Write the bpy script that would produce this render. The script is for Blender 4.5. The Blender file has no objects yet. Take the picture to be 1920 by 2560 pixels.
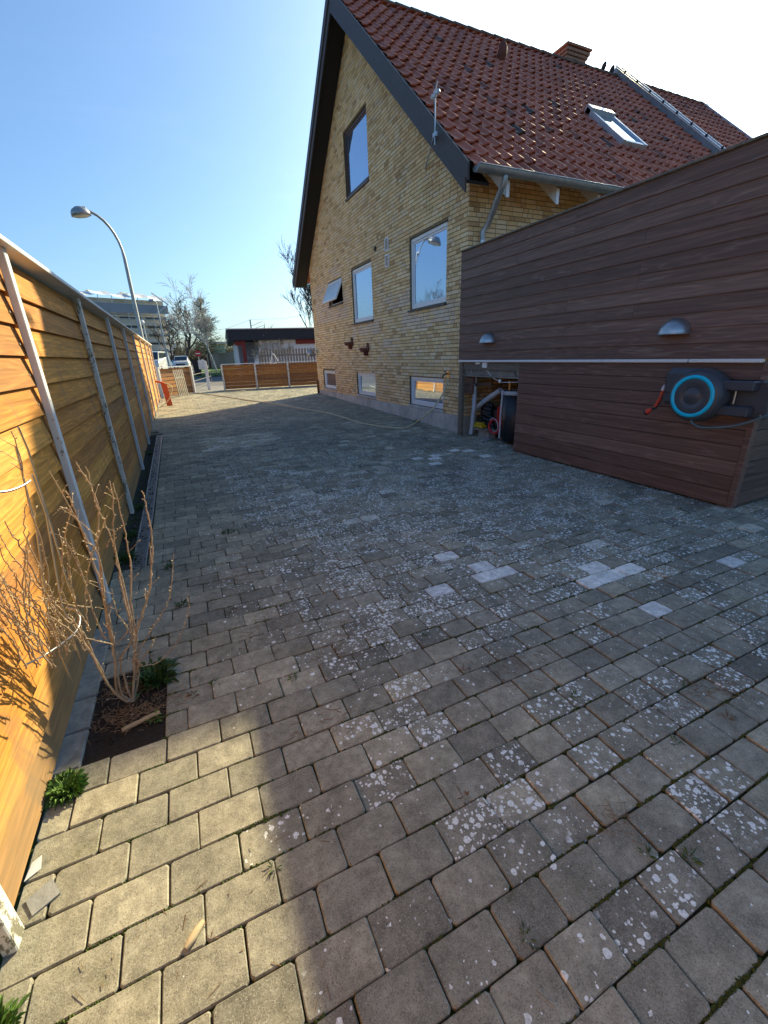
import bpy, bmesh, math, random
import numpy as np
from mathutils import Vector, Matrix
random.seed(7)
S = bpy.context.scene
PI = math.pi
# ---------------------------------------------------------------- camera
F_, CAMH = 1052.4, 1.4
PITCH, ROLL, YAW = 0.358932, -0.035401, 0.426238
fwd = np.array([math.sin(YAW)*math.cos(PITCH), math.cos(YAW)*math.cos(PITCH), -math.sin(PITCH)])
rgt = np.array([math.cos(YAW), -math.sin(YAW), 0.])
upv = np.cross(rgt, fwd)
r2 = rgt*math.cos(ROLL)+upv*math.sin(ROLL); u2 = -rgt*math.sin(ROLL)+upv*math.cos(ROLL)
cam = bpy.data.cameras.new("camera"); co = bpy.data.objects.new("camera", cam); S.collection.objects.link(co)
m = Matrix(((r2[0], u2[0], -fwd[0], 0), (r2[1], u2[1], -fwd[1], 0), (r2[2], u2[2], -fwd[2], CAMH), (0, 0, 0, 1)))
co.matrix_world = m
cam.sensor_fit = 'HORIZONTAL'; cam.sensor_width = 36; cam.lens = 36*F_/1920
cam.clip_start = .02; cam.clip_end = 3000
S.camera = co
# ---------------------------------------------------------------- light
SUN_AZ, SUN_EL = 54.06, 28.5
w = bpy.data.worlds.new("World"); S.world = w; w.use_nodes = True
nt = w.node_tree; bg = nt.nodes['Background']
sky = nt.nodes.new('ShaderNodeTexSky'); sky.sky_type = 'NISHITA'; sky.sun_disc = False
sky.sun_elevation = math.radians(SUN_EL); sky.sun_rotation = math.radians(SUN_AZ)
sky.air_density = 1.0; sky.dust_density = 2.0; sky.ozone_density = 2.5
# soft shoulder on the sky's radiance, as in the photograph's exposure of the sky
def vm(op, a, b):
    q = nt.nodes.new('ShaderNodeVectorMath'); q.operation = op
    for k, val in enumerate((a, b)):
        if isinstance(val, bpy.types.NodeSocket): nt.links.new(val, q.inputs[k])
        else: q.inputs[k].default_value = val
    return q.outputs[0]
den = vm('ADD', vm('MULTIPLY', sky.outputs[0], (.004, .004, .004)), (1, 1, 1))
shl = vm('MULTIPLY', vm('DIVIDE', sky.outputs[0], den), (.58, .76, .89))
tc = nt.nodes.new('ShaderNodeTexCoord'); mp_ = nt.nodes.new('ShaderNodeMapping'); mp_.inputs['Scale'].default_value = (1.6, 1.6, 7); nt.links.new(tc.outputs['Generated'], mp_.inputs[0])
cn = nt.nodes.new('ShaderNodeTexNoise'); cn.inputs['Scale'].default_value = 2.3; cn.inputs['Detail'].default_value = 7; cn.inputs['Roughness'].default_value = .62; cn.inputs['Distortion'].default_value = .5; nt.links.new(mp_.outputs[0], cn.inputs['Vector'])
cr = nt.nodes.new('ShaderNodeValToRGB'); cr.color_ramp.elements[0].position = .52; cr.color_ramp.elements[0].color = (0, 0, 0, 1); cr.color_ramp.elements[1].position = .82; cr.color_ramp.elements[1].color = (.08, .08, .08, 1); nt.links.new(cn.outputs['Fac'], cr.inputs[0])
mx = nt.nodes.new('ShaderNodeMix'); mx.data_type = 'RGBA'; nt.links.new(cr.outputs[0], mx.inputs[0]); nt.links.new(shl, mx.inputs[6]); nt.links.new(vm('MULTIPLY', sky.outputs[0], (1.25, 1.12, 1.0)), mx.inputs[7])
nt.links.new(mx.outputs[2], bg.inputs[0]); bg.inputs[1].default_value = 0.05
sl = bpy.data.lights.new("sun", 'SUN'); sl.energy = 2.05; sl.angle = math.radians(.53); sl.color = (1, .86, .52)
so = bpy.data.objects.new("sun", sl); S.collection.objects.link(so)
sd = Vector((math.cos(math.radians(SUN_EL))*math.sin(math.radians(SUN_AZ)), math.cos(math.radians(SUN_EL))*math.cos(math.radians(SUN_AZ)), math.sin(math.radians(SUN_EL))))
so.rotation_euler = sd.to_track_quat('Z', 'Y').to_euler(); so.location = sd*40
S.view_settings.view_transform = 'Standard'; S.view_settings.look = 'None'
S.view_settings.exposure = 2.25; S.view_settings.gamma = 1
S.cycles.max_bounces = 6; S.cycles.use_denoising = True
# ---------------------------------------------------------------- measuring helpers
def ray(u, v):
    a, b = (u-960)/F_, (v-1280)/F_
    return r2*a-u2*b+fwd
def onX(u, v, X): d = ray(u, v); t = X/d[0]; return Vector((X, d[1]*t, CAMH+d[2]*t))
def onY(u, v, Y): d = ray(u, v); t = Y/d[1]; return Vector((d[0]*t, Y, CAMH+d[2]*t))
GP = [(-400, 0), (4.5, 0), (14.5, .2), (21, .2), (75, .62), (140, 1.0), (2500, 6.)]
def gz(y):
    for (a, za), (b, zb) in zip(GP, GP[1:]):
        if y <= b: return za+(zb-za)*(y-a)/(b-a)
    return GP[-1][1]
def G(u, v, h=0):
    z = 0
    d = ray(u, v)
    for _ in range(12):
        t = (z+h-CAMH)/d[2]; z = gz(d[1]*t)
    return Vector((d[0]*t, d[1]*t, z+h))
def at(u, dist, v=None):   # point at a given distance along the view direction of column u, near the horizon
    d = ray(u, 903 if v is None else v); d = Vector(d); k = dist/math.hypot(d.x, d.y); return Vector((d.x*k, d.y*k, CAMH+d.z*k))
def ground_at(u, dist): p = at(u, dist); p.z = gz(p.y); return p
# ---------------------------------------------------------------- mesh builder
class MB:
    def __init__(s): s.v = []; s.f = []; s.m = []; s.t = []; s.l = []; s.sm = []
    def face(s, pts, mi=0, t=.5, l=0., sm=False):
        n = len(s.v); s.v += [tuple(p) for p in pts]; s.f.append(tuple(range(n, n+len(pts)))); s.m.append(mi); s.t.append(t); s.l.append(l); s.sm.append(sm)
    def faces(s, vs, fs, mi=0, t=.5, l=0., sm=False):
        n = len(s.v); s.v += [tuple(p) for p in vs]
        for f in fs: s.f.append(tuple(n+i for i in f)); s.m.append(mi); s.t.append(t); s.l.append(l); s.sm.append(sm)
    def box(s, a, b, mi=0, t=.5, l=0., ch=0, M=None):
        x0, y0, z0 = [min(p, q) for p, q in zip(a, b)]; x1, y1, z1 = [max(p, q) for p, q in zip(a, b)]
        if ch:
            cx, cy, cz = (x0+x1)/2, (y0+y1)/2, (z0+z1)/2; hx, hy, hz = (x1-x0)/2, (y1-y0)/2, (z1-z0)/2
            c = min(ch, hx*.6, hy*.6, hz*.6); vs = []; idx = {}
            for sx in (-1, 1):
                for sy in (-1, 1):
                    for sz in (-1, 1):
                        for k in range(3):
                            p = [sx*hx, sy*hy, sz*hz]
                            for q in range(3):
                                if q != k: p[q] -= (sx, sy, sz)[q]*c
                            idx[(sx, sy, sz, k)] = len(vs); vs.append(Vector((cx+p[0], cy+p[1], cz+p[2])))
            fs = []
            for k in range(3):
                o = [q for q in range(3) if q != k]
                for sg in (-1, 1):
                    L = []
                    for e in ((-1, -1), (1, -1), (1, 1), (-1, 1)):
                        d = [0, 0, 0]; d[k] = sg; d[o[0]] = e[0]; d[o[1]] = e[1]; L.append(idx[(*d, k)])
                    if (sg > 0) == (k == 1): L.reverse()
                    fs.append(L)
            for k in range(3):
                o = [q for q in range(3) if q != k]
                for e in ((-1, -1), (1, -1), (1, 1), (-1, 1)):
                    L = []
                    for sg, kk in ((-1, o[0]), (1, o[0]), (1, o[1]), (-1, o[1])):
                        d = [0, 0, 0]; d[k] = sg; d[o[0]] = e[0]; d[o[1]] = e[1]; L.append(idx[(*d, kk)])
                    fs.append(L)
            for sx in (-1, 1):
                for sy in (-1, 1):
                    for sz in (-1, 1): fs.append([idx[(sx, sy, sz, k)] for k in range(3)])
        else:
            vs = [Vector(p) for p in ((x0, y0, z0), (x1, y0, z0), (x1, y1, z0), (x0, y1, z0), (x0, y0, z1), (x1, y0, z1), (x1, y1, z1), (x0, y1, z1))]
            fs = [(0, 3, 2, 1), (4, 5, 6, 7), (0, 1, 5, 4), (1, 2, 6, 5), (2, 3, 7, 6), (3, 0, 4, 7)]
        if M: vs = [M @ p for p in vs]
        s.faces(vs, fs, mi, t, l)
    def bar(s, p0, p1, wx, wy, mi=0, t=.5, up=(0, 0, 1)):   # rectangular bar from p0 to p1
        p0, p1 = Vector(p0), Vector(p1); d = (p1-p0).normalized(); u = Vector(up)
        if abs(d.dot(u)) > .99: u = Vector((1, 0, 0))
        a = d.cross(u).normalized(); b = a.cross(d)
        vs = [p+a*i*wx/2+b*j*wy/2 for p in (p0, p1) for i, j in ((-1, -1), (1, -1), (1, 1), (-1, 1))]
        s.faces(vs, [(0, 3, 2, 1), (4, 5, 6, 7), (0, 1, 5, 4), (1, 2, 6, 5), (2, 3, 7, 6), (3, 0, 4, 7)], mi, t)
    def tube(s, pts, rad, n=8, mi=0, t=.5, cap=True):
        pts = [Vector(p) for p in pts]
        if not hasattr(rad, '__len__'): rad = [rad]*len(pts)
        vs = []; u = None
        for i, p in enumerate(pts):
            d = (pts[min(i+1, len(pts)-1)]-pts[max(i-1, 0)])
            if d.length < 1e-9: d = Vector((0, 0, 1))
            d.normalize()
            if u is None:
                u = d.orthogonal().normalized()
            u = (u-d*u.dot(d))
            if u.length < 1e-6: u = d.orthogonal()
            u.normalize(); v = d.cross(u)
            for k in range(n):
                a = 2*PI*k/n; vs.append(p+(u*math.cos(a)+v*math.sin(a))*rad[i])
        fs = [(i*n+k, i*n+(k+1) % n, (i+1)*n+(k+1) % n, (i+1)*n+k) for i in range(len(pts)-1) for k in range(n)]
        s.faces(vs, fs, mi, t, sm=True)
        if cap:
            s.faces(vs[:n], [tuple(reversed(range(n)))], mi, t); s.faces(vs[-n:], [tuple(range(n))], mi, t)
    def lathe(s, prof, n=24, M=None, mi=0, t=.5, a0=0, a1=2*PI, sm=True):   # prof (r,z)
        full = abs(a1-a0-2*PI) < 1e-6; c = n if full else n+1; vs = []
        for r, z in prof:
            for k in range(c):
                a = a0+(a1-a0)*k/n; vs.append(Vector((r*math.cos(a), r*math.sin(a), z)))
        fs = []
        for i in range(len(prof)-1):
            for k in range(n):
                k2 = (k+1) % c; fs.append((i*c+k, i*c+k2, (i+1)*c+k2, (i+1)*c+k))
        if M: vs = [M @ p for p in vs]
        s.faces(vs, fs, mi, t, sm=sm)
    def prism(s, poly, ax, a, b, mi=0, t=.5):   # poly in the other two axes
        def P(p, q):
            L = list(p); L.insert(ax, q); return Vector(L)
        n = len(poly)
        s.faces([P(p, a) for p in poly]+[P(p, b) for p in poly], [tuple(reversed(range(n))), tuple(range(n, 2*n))]+[(i, (i+1) % n, n+(i+1) % n, n+i) for i in range(n)], mi, t)
    def build(s, name, mats, parent=None, origin=None):
        me = bpy.data.meshes.new(name)
        o0 = Vector(origin) if origin else Vector((0, 0, 0))
        if parent is not None and origin is None: o0 = parent.matrix_world.translation.copy() if False else Vector(parent.get('_o', (0, 0, 0)))
        me.from_pydata([(p[0]-o0[0], p[1]-o0[1], p[2]-o0[2]) for p in s.v], [], s.f)
        if not isinstance(mats, (list, tuple)): mats = [mats]
        for mm in mats: me.materials.append(mm)
        me.polygons.foreach_set('material_index', s.m); me.polygons.foreach_set('use_smooth', s.sm)
        for nm, arr in (('tone', s.t), ('lich', s.l)):
            a = me.attributes.new(nm, 'FLOAT', 'FACE'); a.data.foreach_set('value', arr)
        me.update()
        o = bpy.data.objects.new(name, me); S.collection.objects.link(o)
        o['_o'] = tuple(o0)
        if parent is not None: o.parent = parent
        else: o.location = o0
        if parent is not None and origin is not None: o.location = o0-Vector(parent.get('_o', (0, 0, 0)))
        return o
def fixn(o):   # consistent outward normals
    bm = bmesh.new(); bm.from_mesh(o.data); bmesh.ops.remove_doubles(bm, verts=bm.verts, dist=1e-5); bmesh.ops.recalc_face_normals(bm, faces=bm.faces); bm.to_mesh(o.data); bm.free(); return o
ROOTS = []
def thing(name, label, cat, loc=(0, 0, 0), group=None):
    o = bpy.data.objects.new(name, None); S.collection.objects.link(o); o.location = loc; o['_o'] = tuple(loc); o.empty_display_size = .1
    o['label'] = label; o['category'] = cat; ROOTS.append(o)
    if group: o['group'] = group
    return o
def tag(o, label=None, cat=None, group=None, kind=None):
    for k, v in (('label', label), ('category', cat), ('group', group), ('kind', kind)):
        if v: o[k] = v
    return o
# ---------------------------------------------------------------- materials
class N:
    def __init__(s, name, rough=.7, base=(.5, .5, .5), metal=0., spec=.5):
        s.m = bpy.data.materials.new(name); s.m.use_nodes = True; s.t = s.m.node_tree; s.p = s.t.nodes['Principled BSDF']
        s.p.inputs['Base Color'].default_value = (*base, 1); s.p.inputs['Roughness'].default_value = rough; s.p.inputs['Metallic'].default_value = metal
        s.p.inputs['Specular IOR Level'].default_value = spec; s._pos = None
    def n(s, ty, **k):
        q = s.t.nodes.new('ShaderNode'+ty)
        for a, b in k.items(): setattr(q, a, b)
        return q
    def L(s, a, b): s.t.links.new(a, b)
    def pos(s, sc=(1, 1, 1), rot=(0, 0, 0)):
        g = s.n('NewGeometry'); mp = s.n('Mapping'); mp.inputs['Scale'].default_value = sc; mp.inputs['Rotation'].default_value = rot; s.L(g.outputs['Position'], mp.inputs[0]); return mp.outputs[0]
    def noise(s, sc, det=4, ro=.6, vec=None, dist=0.):
        q = s.n('TexNoise'); q.inputs['Scale'].default_value = sc; q.inputs['Detail'].default_value = det; q.inputs['Roughness'].default_value = ro; q.inputs['Distortion'].default_value = dist
        s.L(vec if vec is not None else s.pos(), q.inputs['Vector']); return q.outputs['Fac']
    def vor(s, sc, feat='F1', vec=None, out='Distance', rnd=1.):
        q = s.n('TexVoronoi', feature=feat); q.inputs['Scale'].default_value = sc; q.inputs['Randomness'].default_value = rnd
        s.L(vec if vec is not None else s.pos(), q.inputs['Vector']); return q.outputs[out]
    def attr(s, nm): q = s.n('Attribute', attribute_name=nm); return q.outputs['Fac']
    def ramp(s, fac, stops, interp='LINEAR'):
        q = s.n('ValToRGB'); q.color_ramp.interpolation = interp; e = q.color_ramp.elements
        while len(e) < len(stops): e.new(.5)
        for i, (p, c) in enumerate(stops):
            e[i].position = p; e[i].color = (*c, 1) if hasattr(c, '__len__') else (c, c, c, 1)
        s.L(fac, q.inputs[0]); return q.outputs[0]
    def mix(s, fac, a, b, mode='MIX'):
        q = s.n('Mix', data_type='RGBA', blend_type=mode)
        for sock, val in ((q.inputs[0], fac), (q.inputs[6], a), (q.inputs[7], b)):
            if isinstance(val, bpy.types.NodeSocket): s.L(val, sock)
            elif hasattr(val, '__len__'): sock.default_value = (*val, 1)
            else: sock.default_value = val
        return q.outputs[2]
    def math(s, op, a, b=0.):
        q = s.n('Math', operation=op)
        for sock, val in ((q.inputs[0], a), (q.inputs[1], b)):
            if isinstance(val, bpy.types.NodeSocket): s.L(val, sock)
            else: sock.default_value = val
        return q.outputs[0]
    def bump(s, h, st=.3, d=.01):
        q = s.n('Bump'); q.inputs['Strength'].default_value = st; q.inputs['Distance'].default_value = d; s.L(h, q.inputs['Height']); s.L(q.outputs[0], s.p.inputs['Normal'])
    def col(s, c): s.L(c, s.p.inputs['Base Color']); return s
    def rgh(s, c): s.L(c, s.p.inputs['Roughness']); return s
def simple(name, base, rough=.6, metal=0., var=.15, sc=20, spec=.5, bump=0., bsc=60):
    n = N(name, rough, base, metal, spec)
    f = n.noise(sc, 5, .65)
    lo = tuple(max(0, c*(1-var)) for c in base); hi = tuple(min(1, c*(1+var)) for c in base)
    n.col(n.ramp(f, [(.3, lo), (.7, hi)]))
    if bump: n.bump(n.noise(bsc, 4), bump, .004)
    return n.m
def mat_paver():
    n = N('concrete_paver', .9, spec=.25)
    t = n.attr('tone'); li0 = n.attr('lich'); li = n.math('MULTIPLY', li0, n.ramp(n.noise(2.6, 4, .65), [(.30, .35), (.70, 1.55)]))
    c = n.ramp(t, [(0, (.19, .18, .145)), (.35, (.27, .255, .20)), (.7, (.355, .33, .255)), (.85, (.41, .38, .295)), (.93, (.43, .385, .28)), (1, (.88, .88, .85))])
    big = n.noise(.9, 4, .6); c = n.mix(1, c, n.ramp(big, [(.3, (.78, .80, .82)), (.7, (1.18, 1.14, 1.06))]), 'MULTIPLY')
    mid = n.noise(22, 5, .7); c = n.mix(1, c, n.ramp(mid, [(.25, .60), (.75, 1.34)]), 'MULTIPLY'); c = n.mix(1, c, n.ramp(n.noise(7, 5, .7), [(.3, .72), (.65, 1.16)]), 'MULTIPLY')
    sp = n.vor(420, out='Color'); spk = n.n('SeparateColor'); n.L(sp, spk.inputs[0])
    c = n.mix(n.ramp(spk.outputs[0], [(.80, 0), (.86, 1)]), c, n.mix(.28, c, (.55, .52, .45)))
    c = n.mix(n.ramp(spk.outputs[1], [(.84, 0), (.88, 1)]), c, n.mix(.4, c, (.03, .03, .03)))
    # orange-green algae on the nearer stones
    al = n.math('MULTIPLY', n.ramp(n.noise(3.1, 4, .7), [(.56, 0), (.72, 1)]), n.ramp(n.noise(30, 4), [(.4, 0), (.6, 1)]))
    c = n.mix(n.math('MULTIPLY', al, .45), c, (.13, .125, .035))
    # lichen discs of two sizes, edges broken by noise
    warp = n.n('VectorMath', operation='ADD'); n.L(n.pos(), warp.inputs[0])
    nz = n.n('TexNoise'); nz.inputs['Scale'].default_value = 90; n.L(n.pos(), nz.inputs['Vector'])
    sc = n.n('VectorMath', operation='SCALE'); n.L(nz.outputs['Color'], sc.inputs[0]); sc.inputs['Scale'].default_value = .010; n.L(sc.outputs[0], warp.inputs[1])
    masks = None
    for scl, off in ((40, .38), (75, .36), (24, .30), (15, .17)):
        q = n.n('TexVoronoi'); q.inputs['Scale'].default_value = scl; n.L(warp.outputs[0], q.inputs['Vector'])
        sep = n.n('SeparateColor'); n.L(q.outputs['Color'], sep.inputs[0])
        # disc radius depends on a random number and on the stone's lichen amount
        rad = n.math('MULTIPLY', n.math('SUBTRACT', li, n.math('MULTIPLY', sep.outputs[0], 1.0)), 1.5)
        rad = n.math('MINIMUM', rad, off*(.85 if scl < 80 else .7))
        mk = n.math('GREATER_THAN', rad, q.outputs['Distance'])
        masks = mk if masks is None else n.math('MAXIMUM', masks, mk)
    patch = n.ramp(n.noise(9, 3, .5), [(.34, 0), (.46, 1)])
    masks = n.math('MULTIPLY', masks, patch)
    masks = n.math('MULTIPLY', masks, n.ramp(n.noise(160, 3), [(.3, .5), (.55, 1)]))
    c = n.mix(masks, c, (.86, .88, .84))
    n.col(c)
    h = n.math('ADD', n.math('MULTIPLY', n.noise(260, 4, .7), .5), n.math('ADD', n.noise(40, 4), n.math('MULTIPLY', masks, .25)))
    n.bump(h, .55, .004)
    return n.m
def mat_soil():
    n = N('joint_soil_moss', 1., spec=.1)
    f = n.noise(5, 5, .7)
    c = n.ramp(n.noise(120, 4), [(.3, (.03, .026, .02)), (.7, (.085, .072, .052))])
    c = n.mix(n.ramp(f, [(.40, 0), (.52, 1)]), c, n.ramp(n.noise(300, 3), [(.3, (.02, .03, .006)), (.7, (.07, .09, .018))]))
    n.col(c); n.bump(n.noise(200, 4), .8, .01); return n.m
def mat_brick():
    n = N('yellow_brick', .88, spec=.25)
    t = n.attr('tone'); l = n.attr('lich')
    c = n.ramp(t, [(0, (.52, .33, .17)), (.08, (.70, .47, .24)), (.4, (.84, .59, .31)), (.7, (.87, .64, .36)), (.9, (.88, .70, .46)), (1, (.72, .52, .35))])
    c = n.mix(n.ramp(l, [(0, 0), (1, .75)]), c, (.76, .62, .55))
    c = n.mix(1, c, n.ramp(n.noise(1.3, 4, .6), [(.3, (.90, .90, .92)), (.7, (1.08, 1.07, 1.04))]), 'MULTIPLY')
    c = n.mix(1, c, n.ramp(n.noise(40, 5, .75), [(.25, .8), (.75, 1.15)]), 'MULTIPLY')
    n.col(c); n.bump(n.noise(110, 5, .7), .5, .005); return n.m
def wood(name, stops, grain=(1, 1), axis=1, sc=1., rough=.75, stain=None, gst=.35, spec=.3, edge=None, foot=False):
    n = N(name, rough, spec=spec); t = n.attr('tone')
    k = [26*sc, 26*sc, 26*sc]; k[axis] = .6
    g = n.n('NewGeometry'); add = n.n('VectorMath', operation='ADD'); n.L(g.outputs['Position'], add.inputs[0])
    cb = n.n('CombineXYZ'); tm = n.math('MULTIPLY', t, 37.3)
    for i in range(3): n.L(tm, cb.inputs[i])
    n.L(cb.outputs[0], add.inputs[1]); mp = n.n('Mapping'); mp.inputs['Scale'].default_value = k; n.L(add.outputs[0], mp.inputs[0])
    fine = n.noise(1.6, 6, .7, vec=mp.outputs[0], dist=.15)
    mp2 = n.n('Mapping'); k2 = [7*sc]*3; k2[axis] = .55*sc; mp2.inputs['Scale'].default_value = k2; n.L(add.outputs[0], mp2.inputs[0])
    nb = n.noise(1., 3, .5, vec=mp2.outputs[0], dist=.3)
    rings = n.math('SINE', n.math('MULTIPLY', nb, 70.))
    c = n.ramp(t, stops)
    c = n.mix(1, c, n.ramp(fine, [(.3, 1-gst), (.7, 1+gst)]), 'MULTIPLY')
    c = n.mix(1, c, n.ramp(rings, [(0, 1-gst*.45), (1, 1+gst*.25)]), 'MULTIPLY')
    if edge: c = n.mix(n.math('MULTIPLY', n.ramp(rings, [(.75, 0), (1, 1)]), n.ramp(n.noise(1.7, 3, vec=mp2.outputs[0]), [(.5, 0), (.62, edge[1])])), c, edge[0])
    if stain:   # vertical runs of old resin and tannin
        s_ = n.noise(1, 4, .6, vec=n.pos((9, 9, 1.1)), dist=.8)
        c = n.mix(n.ramp(s_, [(.56, 0), (.68, stain[1])]), c, stain[0])
    if foot:   # greying patches and splashed dirt with an uneven upper edge
        sz = n.n('SeparateXYZ'); n.L(n.pos(), sz.inputs[0]); f1 = n.math('SUBTRACT', n.math('ADD', .16, n.math('MULTIPLY', n.noise(5, 5, .7), .30)), sz.outputs[2])
        c = n.mix(n.math('MULTIPLY', n.ramp(f1, [(.0, 0), (.16, 1)]), .55), c, (.20, .175, .11))
        c = n.mix(n.math('MULTIPLY', n.ramp(n.noise(2.4, 5, .75, vec=n.pos((3, .7, 3))), [(.55, 0), (.70, 1)]), .22), c, (.33, .23, .13))
        c = n.mix(n.ramp(n.vor(9, vec=n.pos((1, .45, 1))), [(.028, .75), (.045, 0)]), c, (.12, .06, .03))
    n.col(c); n.bump(n.math('ADD', fine, n.math('MULTIPLY', rings, .2)), .35, .004); return n.m
def mat_paint(name, base, chip=.15, chipc=(.25, .22, .18), rough=.55, lo=.60):
    n = N(name, rough); f = n.noise(9, 6, .8, vec=n.pos((1.6, 1.6, .8)))
    c = n.mix(n.ramp(f, [(lo, 0), (lo+.04, 1)]), n.ramp(n.noise(4, 4), [(.3, tuple(x*.86 for x in base)), (.7, base)]), chipc)
    n.col(c); n.bump(f, chip, .004); return n.m
def mat_tile():
    n = N('clay_pantile', .5, spec=.3); t = n.attr('tone')
    c = n.ramp(t, [(0, (.09, .055, .045)), (.10, (.26, .085, .055)), (.3, (.46, .125, .07)), (.7, (.56, .155, .085)), (1, (.60, .21, .12))])
    c = n.mix(1, c, n.ramp(n.noise(1.1, 4, .6), [(.3, (.78, .80, .82)), (.7, (1.15, 1.1, 1.05))]), 'MULTIPLY')
    c = n.mix(1, c, n.ramp(n.noise(30, 5, .75), [(.25, .7), (.75, 1.25)]), 'MULTIPLY')
    c = n.mix(n.math('MULTIPLY', n.ramp(n.noise(2.2, 5, .7), [(.58, 0), (.70, 1)]), n.ramp(n.noise(45, 4), [(.42, 0), (.55, .45)])), c, (.10, .085, .05))
    n.col(c); n.rgh(n.ramp(n.noise(14, 4), [(.3, .5), (.7, .72)])); n.bump(n.noise(90, 4), .25, .003); return n.m
def mat_glass(name='window_glass', base=(.46, .56, .72), metal=.85, rough=.01, dark=.35):
    n = N(name, rough, base, metal, .8)
    n.bump(n.noise(1.6, 2, .4), .12, .03); n.rgh(n.ramp(n.noise(6, 4), [(.4, .01), (.8, .06)])); return n.m
def mat_asphalt(name, a, b):
    n = N(name, .9, spec=.2); c = n.ramp(n.noise(3, 4), [(.3, a), (.7, b)]); c = n.mix(1, c, n.ramp(n.vor(60), [(.2, .7), (.8, 1.2)]), 'MULTIPLY'); n.col(c); n.bump(n.noise(80, 3), .3, .005); return n.m
M = {}
M['paver'] = mat_paver(); M['soil'] = mat_soil(); M['brick'] = mat_brick()
M['redbrick'] = simple('red_brown_brick', (.42, .20, .13), .85, var=.3, sc=14, bump=.4)
M['mortar'] = simple('mortar', (.21, .165, .10), .95, var=.25, sc=30, bump=.4)
M['plinth'] = simple('plinth_render', (.48, .47, .44), .9, var=.3, sc=4, bump=.5, bsc=25)
M['fence'] = wood('fence_board_wood', [(0, (.38, .17, .05)), (.3, (.49, .21, .042)), (.6, (.60, .265, .045)), (1, (.68, .33, .075))], stain=((.26, .14, .07), .55), gst=.34, sc=1.25, foot=True)
M['shed'] = wood('dark_stained_board', [(0, (.145, .082, .062)), (.4, (.165, .092, .070)), (.75, (.19, .108, .082)), (1, (.21, .125, .096))], gst=.30, rough=.62, edge=((.30, .23, .19), .3), spec=.4)
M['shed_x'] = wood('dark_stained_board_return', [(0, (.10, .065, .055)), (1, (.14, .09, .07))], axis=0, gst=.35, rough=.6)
M['deckwood'] = wood('grey_deck_wood', [(0, (.14, .12, .10)), (1, (.22, .19, .15))], axis=0)
M['white'] = mat_paint('white_painted_wood', (.74, .75, .76))
M['whiteold'] = mat_paint('peeling_white_paint', (.76, .75, .70), .5, (.20, .19, .14), lo=.54)
M['frame'] = simple('white_window_frame', (.80, .81, .84), .35, var=.04, sc=6)
M['brownframe'] = simple('brown_window_frame', (.09, .045, .035), .4, var=.2, sc=12)
M['sill'] = simple('slate_sill', (.045, .055, .06), .5, var=.25, sc=14)
M['verge'] = wood('dark_verge_board', [(0, (.075, .058, .054)), (1, (.095, .072, .066))], gst=.12, rough=.5)
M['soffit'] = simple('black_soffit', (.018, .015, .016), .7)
M['tile'] = mat_tile(); M['glass'] = mat_glass()
M['skyrefl'] = simple('sky_reflection_glass', (.55, .66, .72), .3, .2, var=.05, sc=3)  # open sash pane: light blue sky reflection painted into its frosted colour
M['ridge'] = simple('mossy_ridge_tile', (.16, .085, .05), .85, var=.45, sc=9, bump=.6)
M['zinc'] = simple('grey_gutter_zinc', (.34, .36, .38), .42, .55, var=.22, sc=7)
M['zincw'] = simple('pale_zinc', (.60, .62, .66), .4, .5, var=.12, sc=5)
M['galv'] = simple('galvanised_steel', (.45, .46, .47), .35, .85, var=.12, sc=15)
M['steel'] = simple('lamp_post_steel', (.40, .42, .43), .5, .4, var=.2, sc=4)
M['blackp'] = simple('black_plastic', (.022, .024, .030), .42, var=.2, sc=12)
M['darkg'] = simple('dark_grey_plastic', (.06, .066, .078), .40, var=.12, sc=20, bump=.08)
M['cyan'] = simple('turquoise_plastic', (.0, .55, .82), .35, var=.03)
M['hose'] = simple('pale_hose_rubber', (.62, .57, .38), .55, var=.15, sc=10)
M['hoseg'] = simple('grey_green_hose', (.09, .14, .15), .4, var=.1)
M['orange'] = simple('orange_plastic', (.60, .06, .03), .4, var=.08)
M['red'] = simple('red_plastic', (.50, .012, .02), .4, var=.15)
M['redp'] = simple('red_painted_board', (.52, .09, .03), .6, var=.15)
M['yellow'] = simple('yellow_plastic', (.55, .40, .02), .45)
M['pvc'] = simple('grey_white_pipe', (.50, .54, .60), .4, var=.1)
M['whitep'] = simple('white_plastic', (.75, .76, .76), .4, var=.05)
M['terra'] = simple('terracotta', (.16, .045, .028), .8, var=.3, sc=40, bump=.3)
M['brass'] = simple('brass', (.5, .36, .15), .35, .8)
M['concrete'] = simple('grey_concrete', (.26, .26, .25), .9, var=.25, sc=18, bump=.5)
M['twig'] = simple('twig_bark', (.34, .25, .17), .75, var=.35, sc=60)
M['twigl'] = simple('pale_twig_bark', (.38, .29, .17), .75, var=.3, sc=50)
M['twigp'] = simple('pale_bush_bark', (.50, .41, .28), .75, var=.3, sc=5)
M['bud'] = simple('bud', (.58, .46, .27), .7)
M['bark'] = simple('tree_bark', (.055, .045, .037), .9, var=.35, sc=6)
M['birch'] = simple('birch_bark', (.42, .40, .37), .8, var=.35, sc=3)
M['leaf'] = simple('weed_leaf', (.10, .19, .03), .6, var=.4, sc=30)
M['leafd'] = simple('dark_weed_leaf', (.045, .10, .02), .6, var=.4, sc=30)
M['moss'] = simple('moss', (.06, .085, .014), .95, var=.5, sc=90)
M['dry'] = simple('dry_stalk', (.24, .15, .08), .9, var=.4, sc=40)
M['grass'] = simple('lawn_grass', (.07, .14, .02), .9, var=.4, sc=2.5, bump=.5, bsc=30)
M['asph'] = mat_asphalt('road_asphalt', (.15, .145, .14), (.20, .19, .18))
M['walk'] = mat_asphalt('pavement_asphalt', (.22, .20, .19), (.28, .26, .24))
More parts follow.
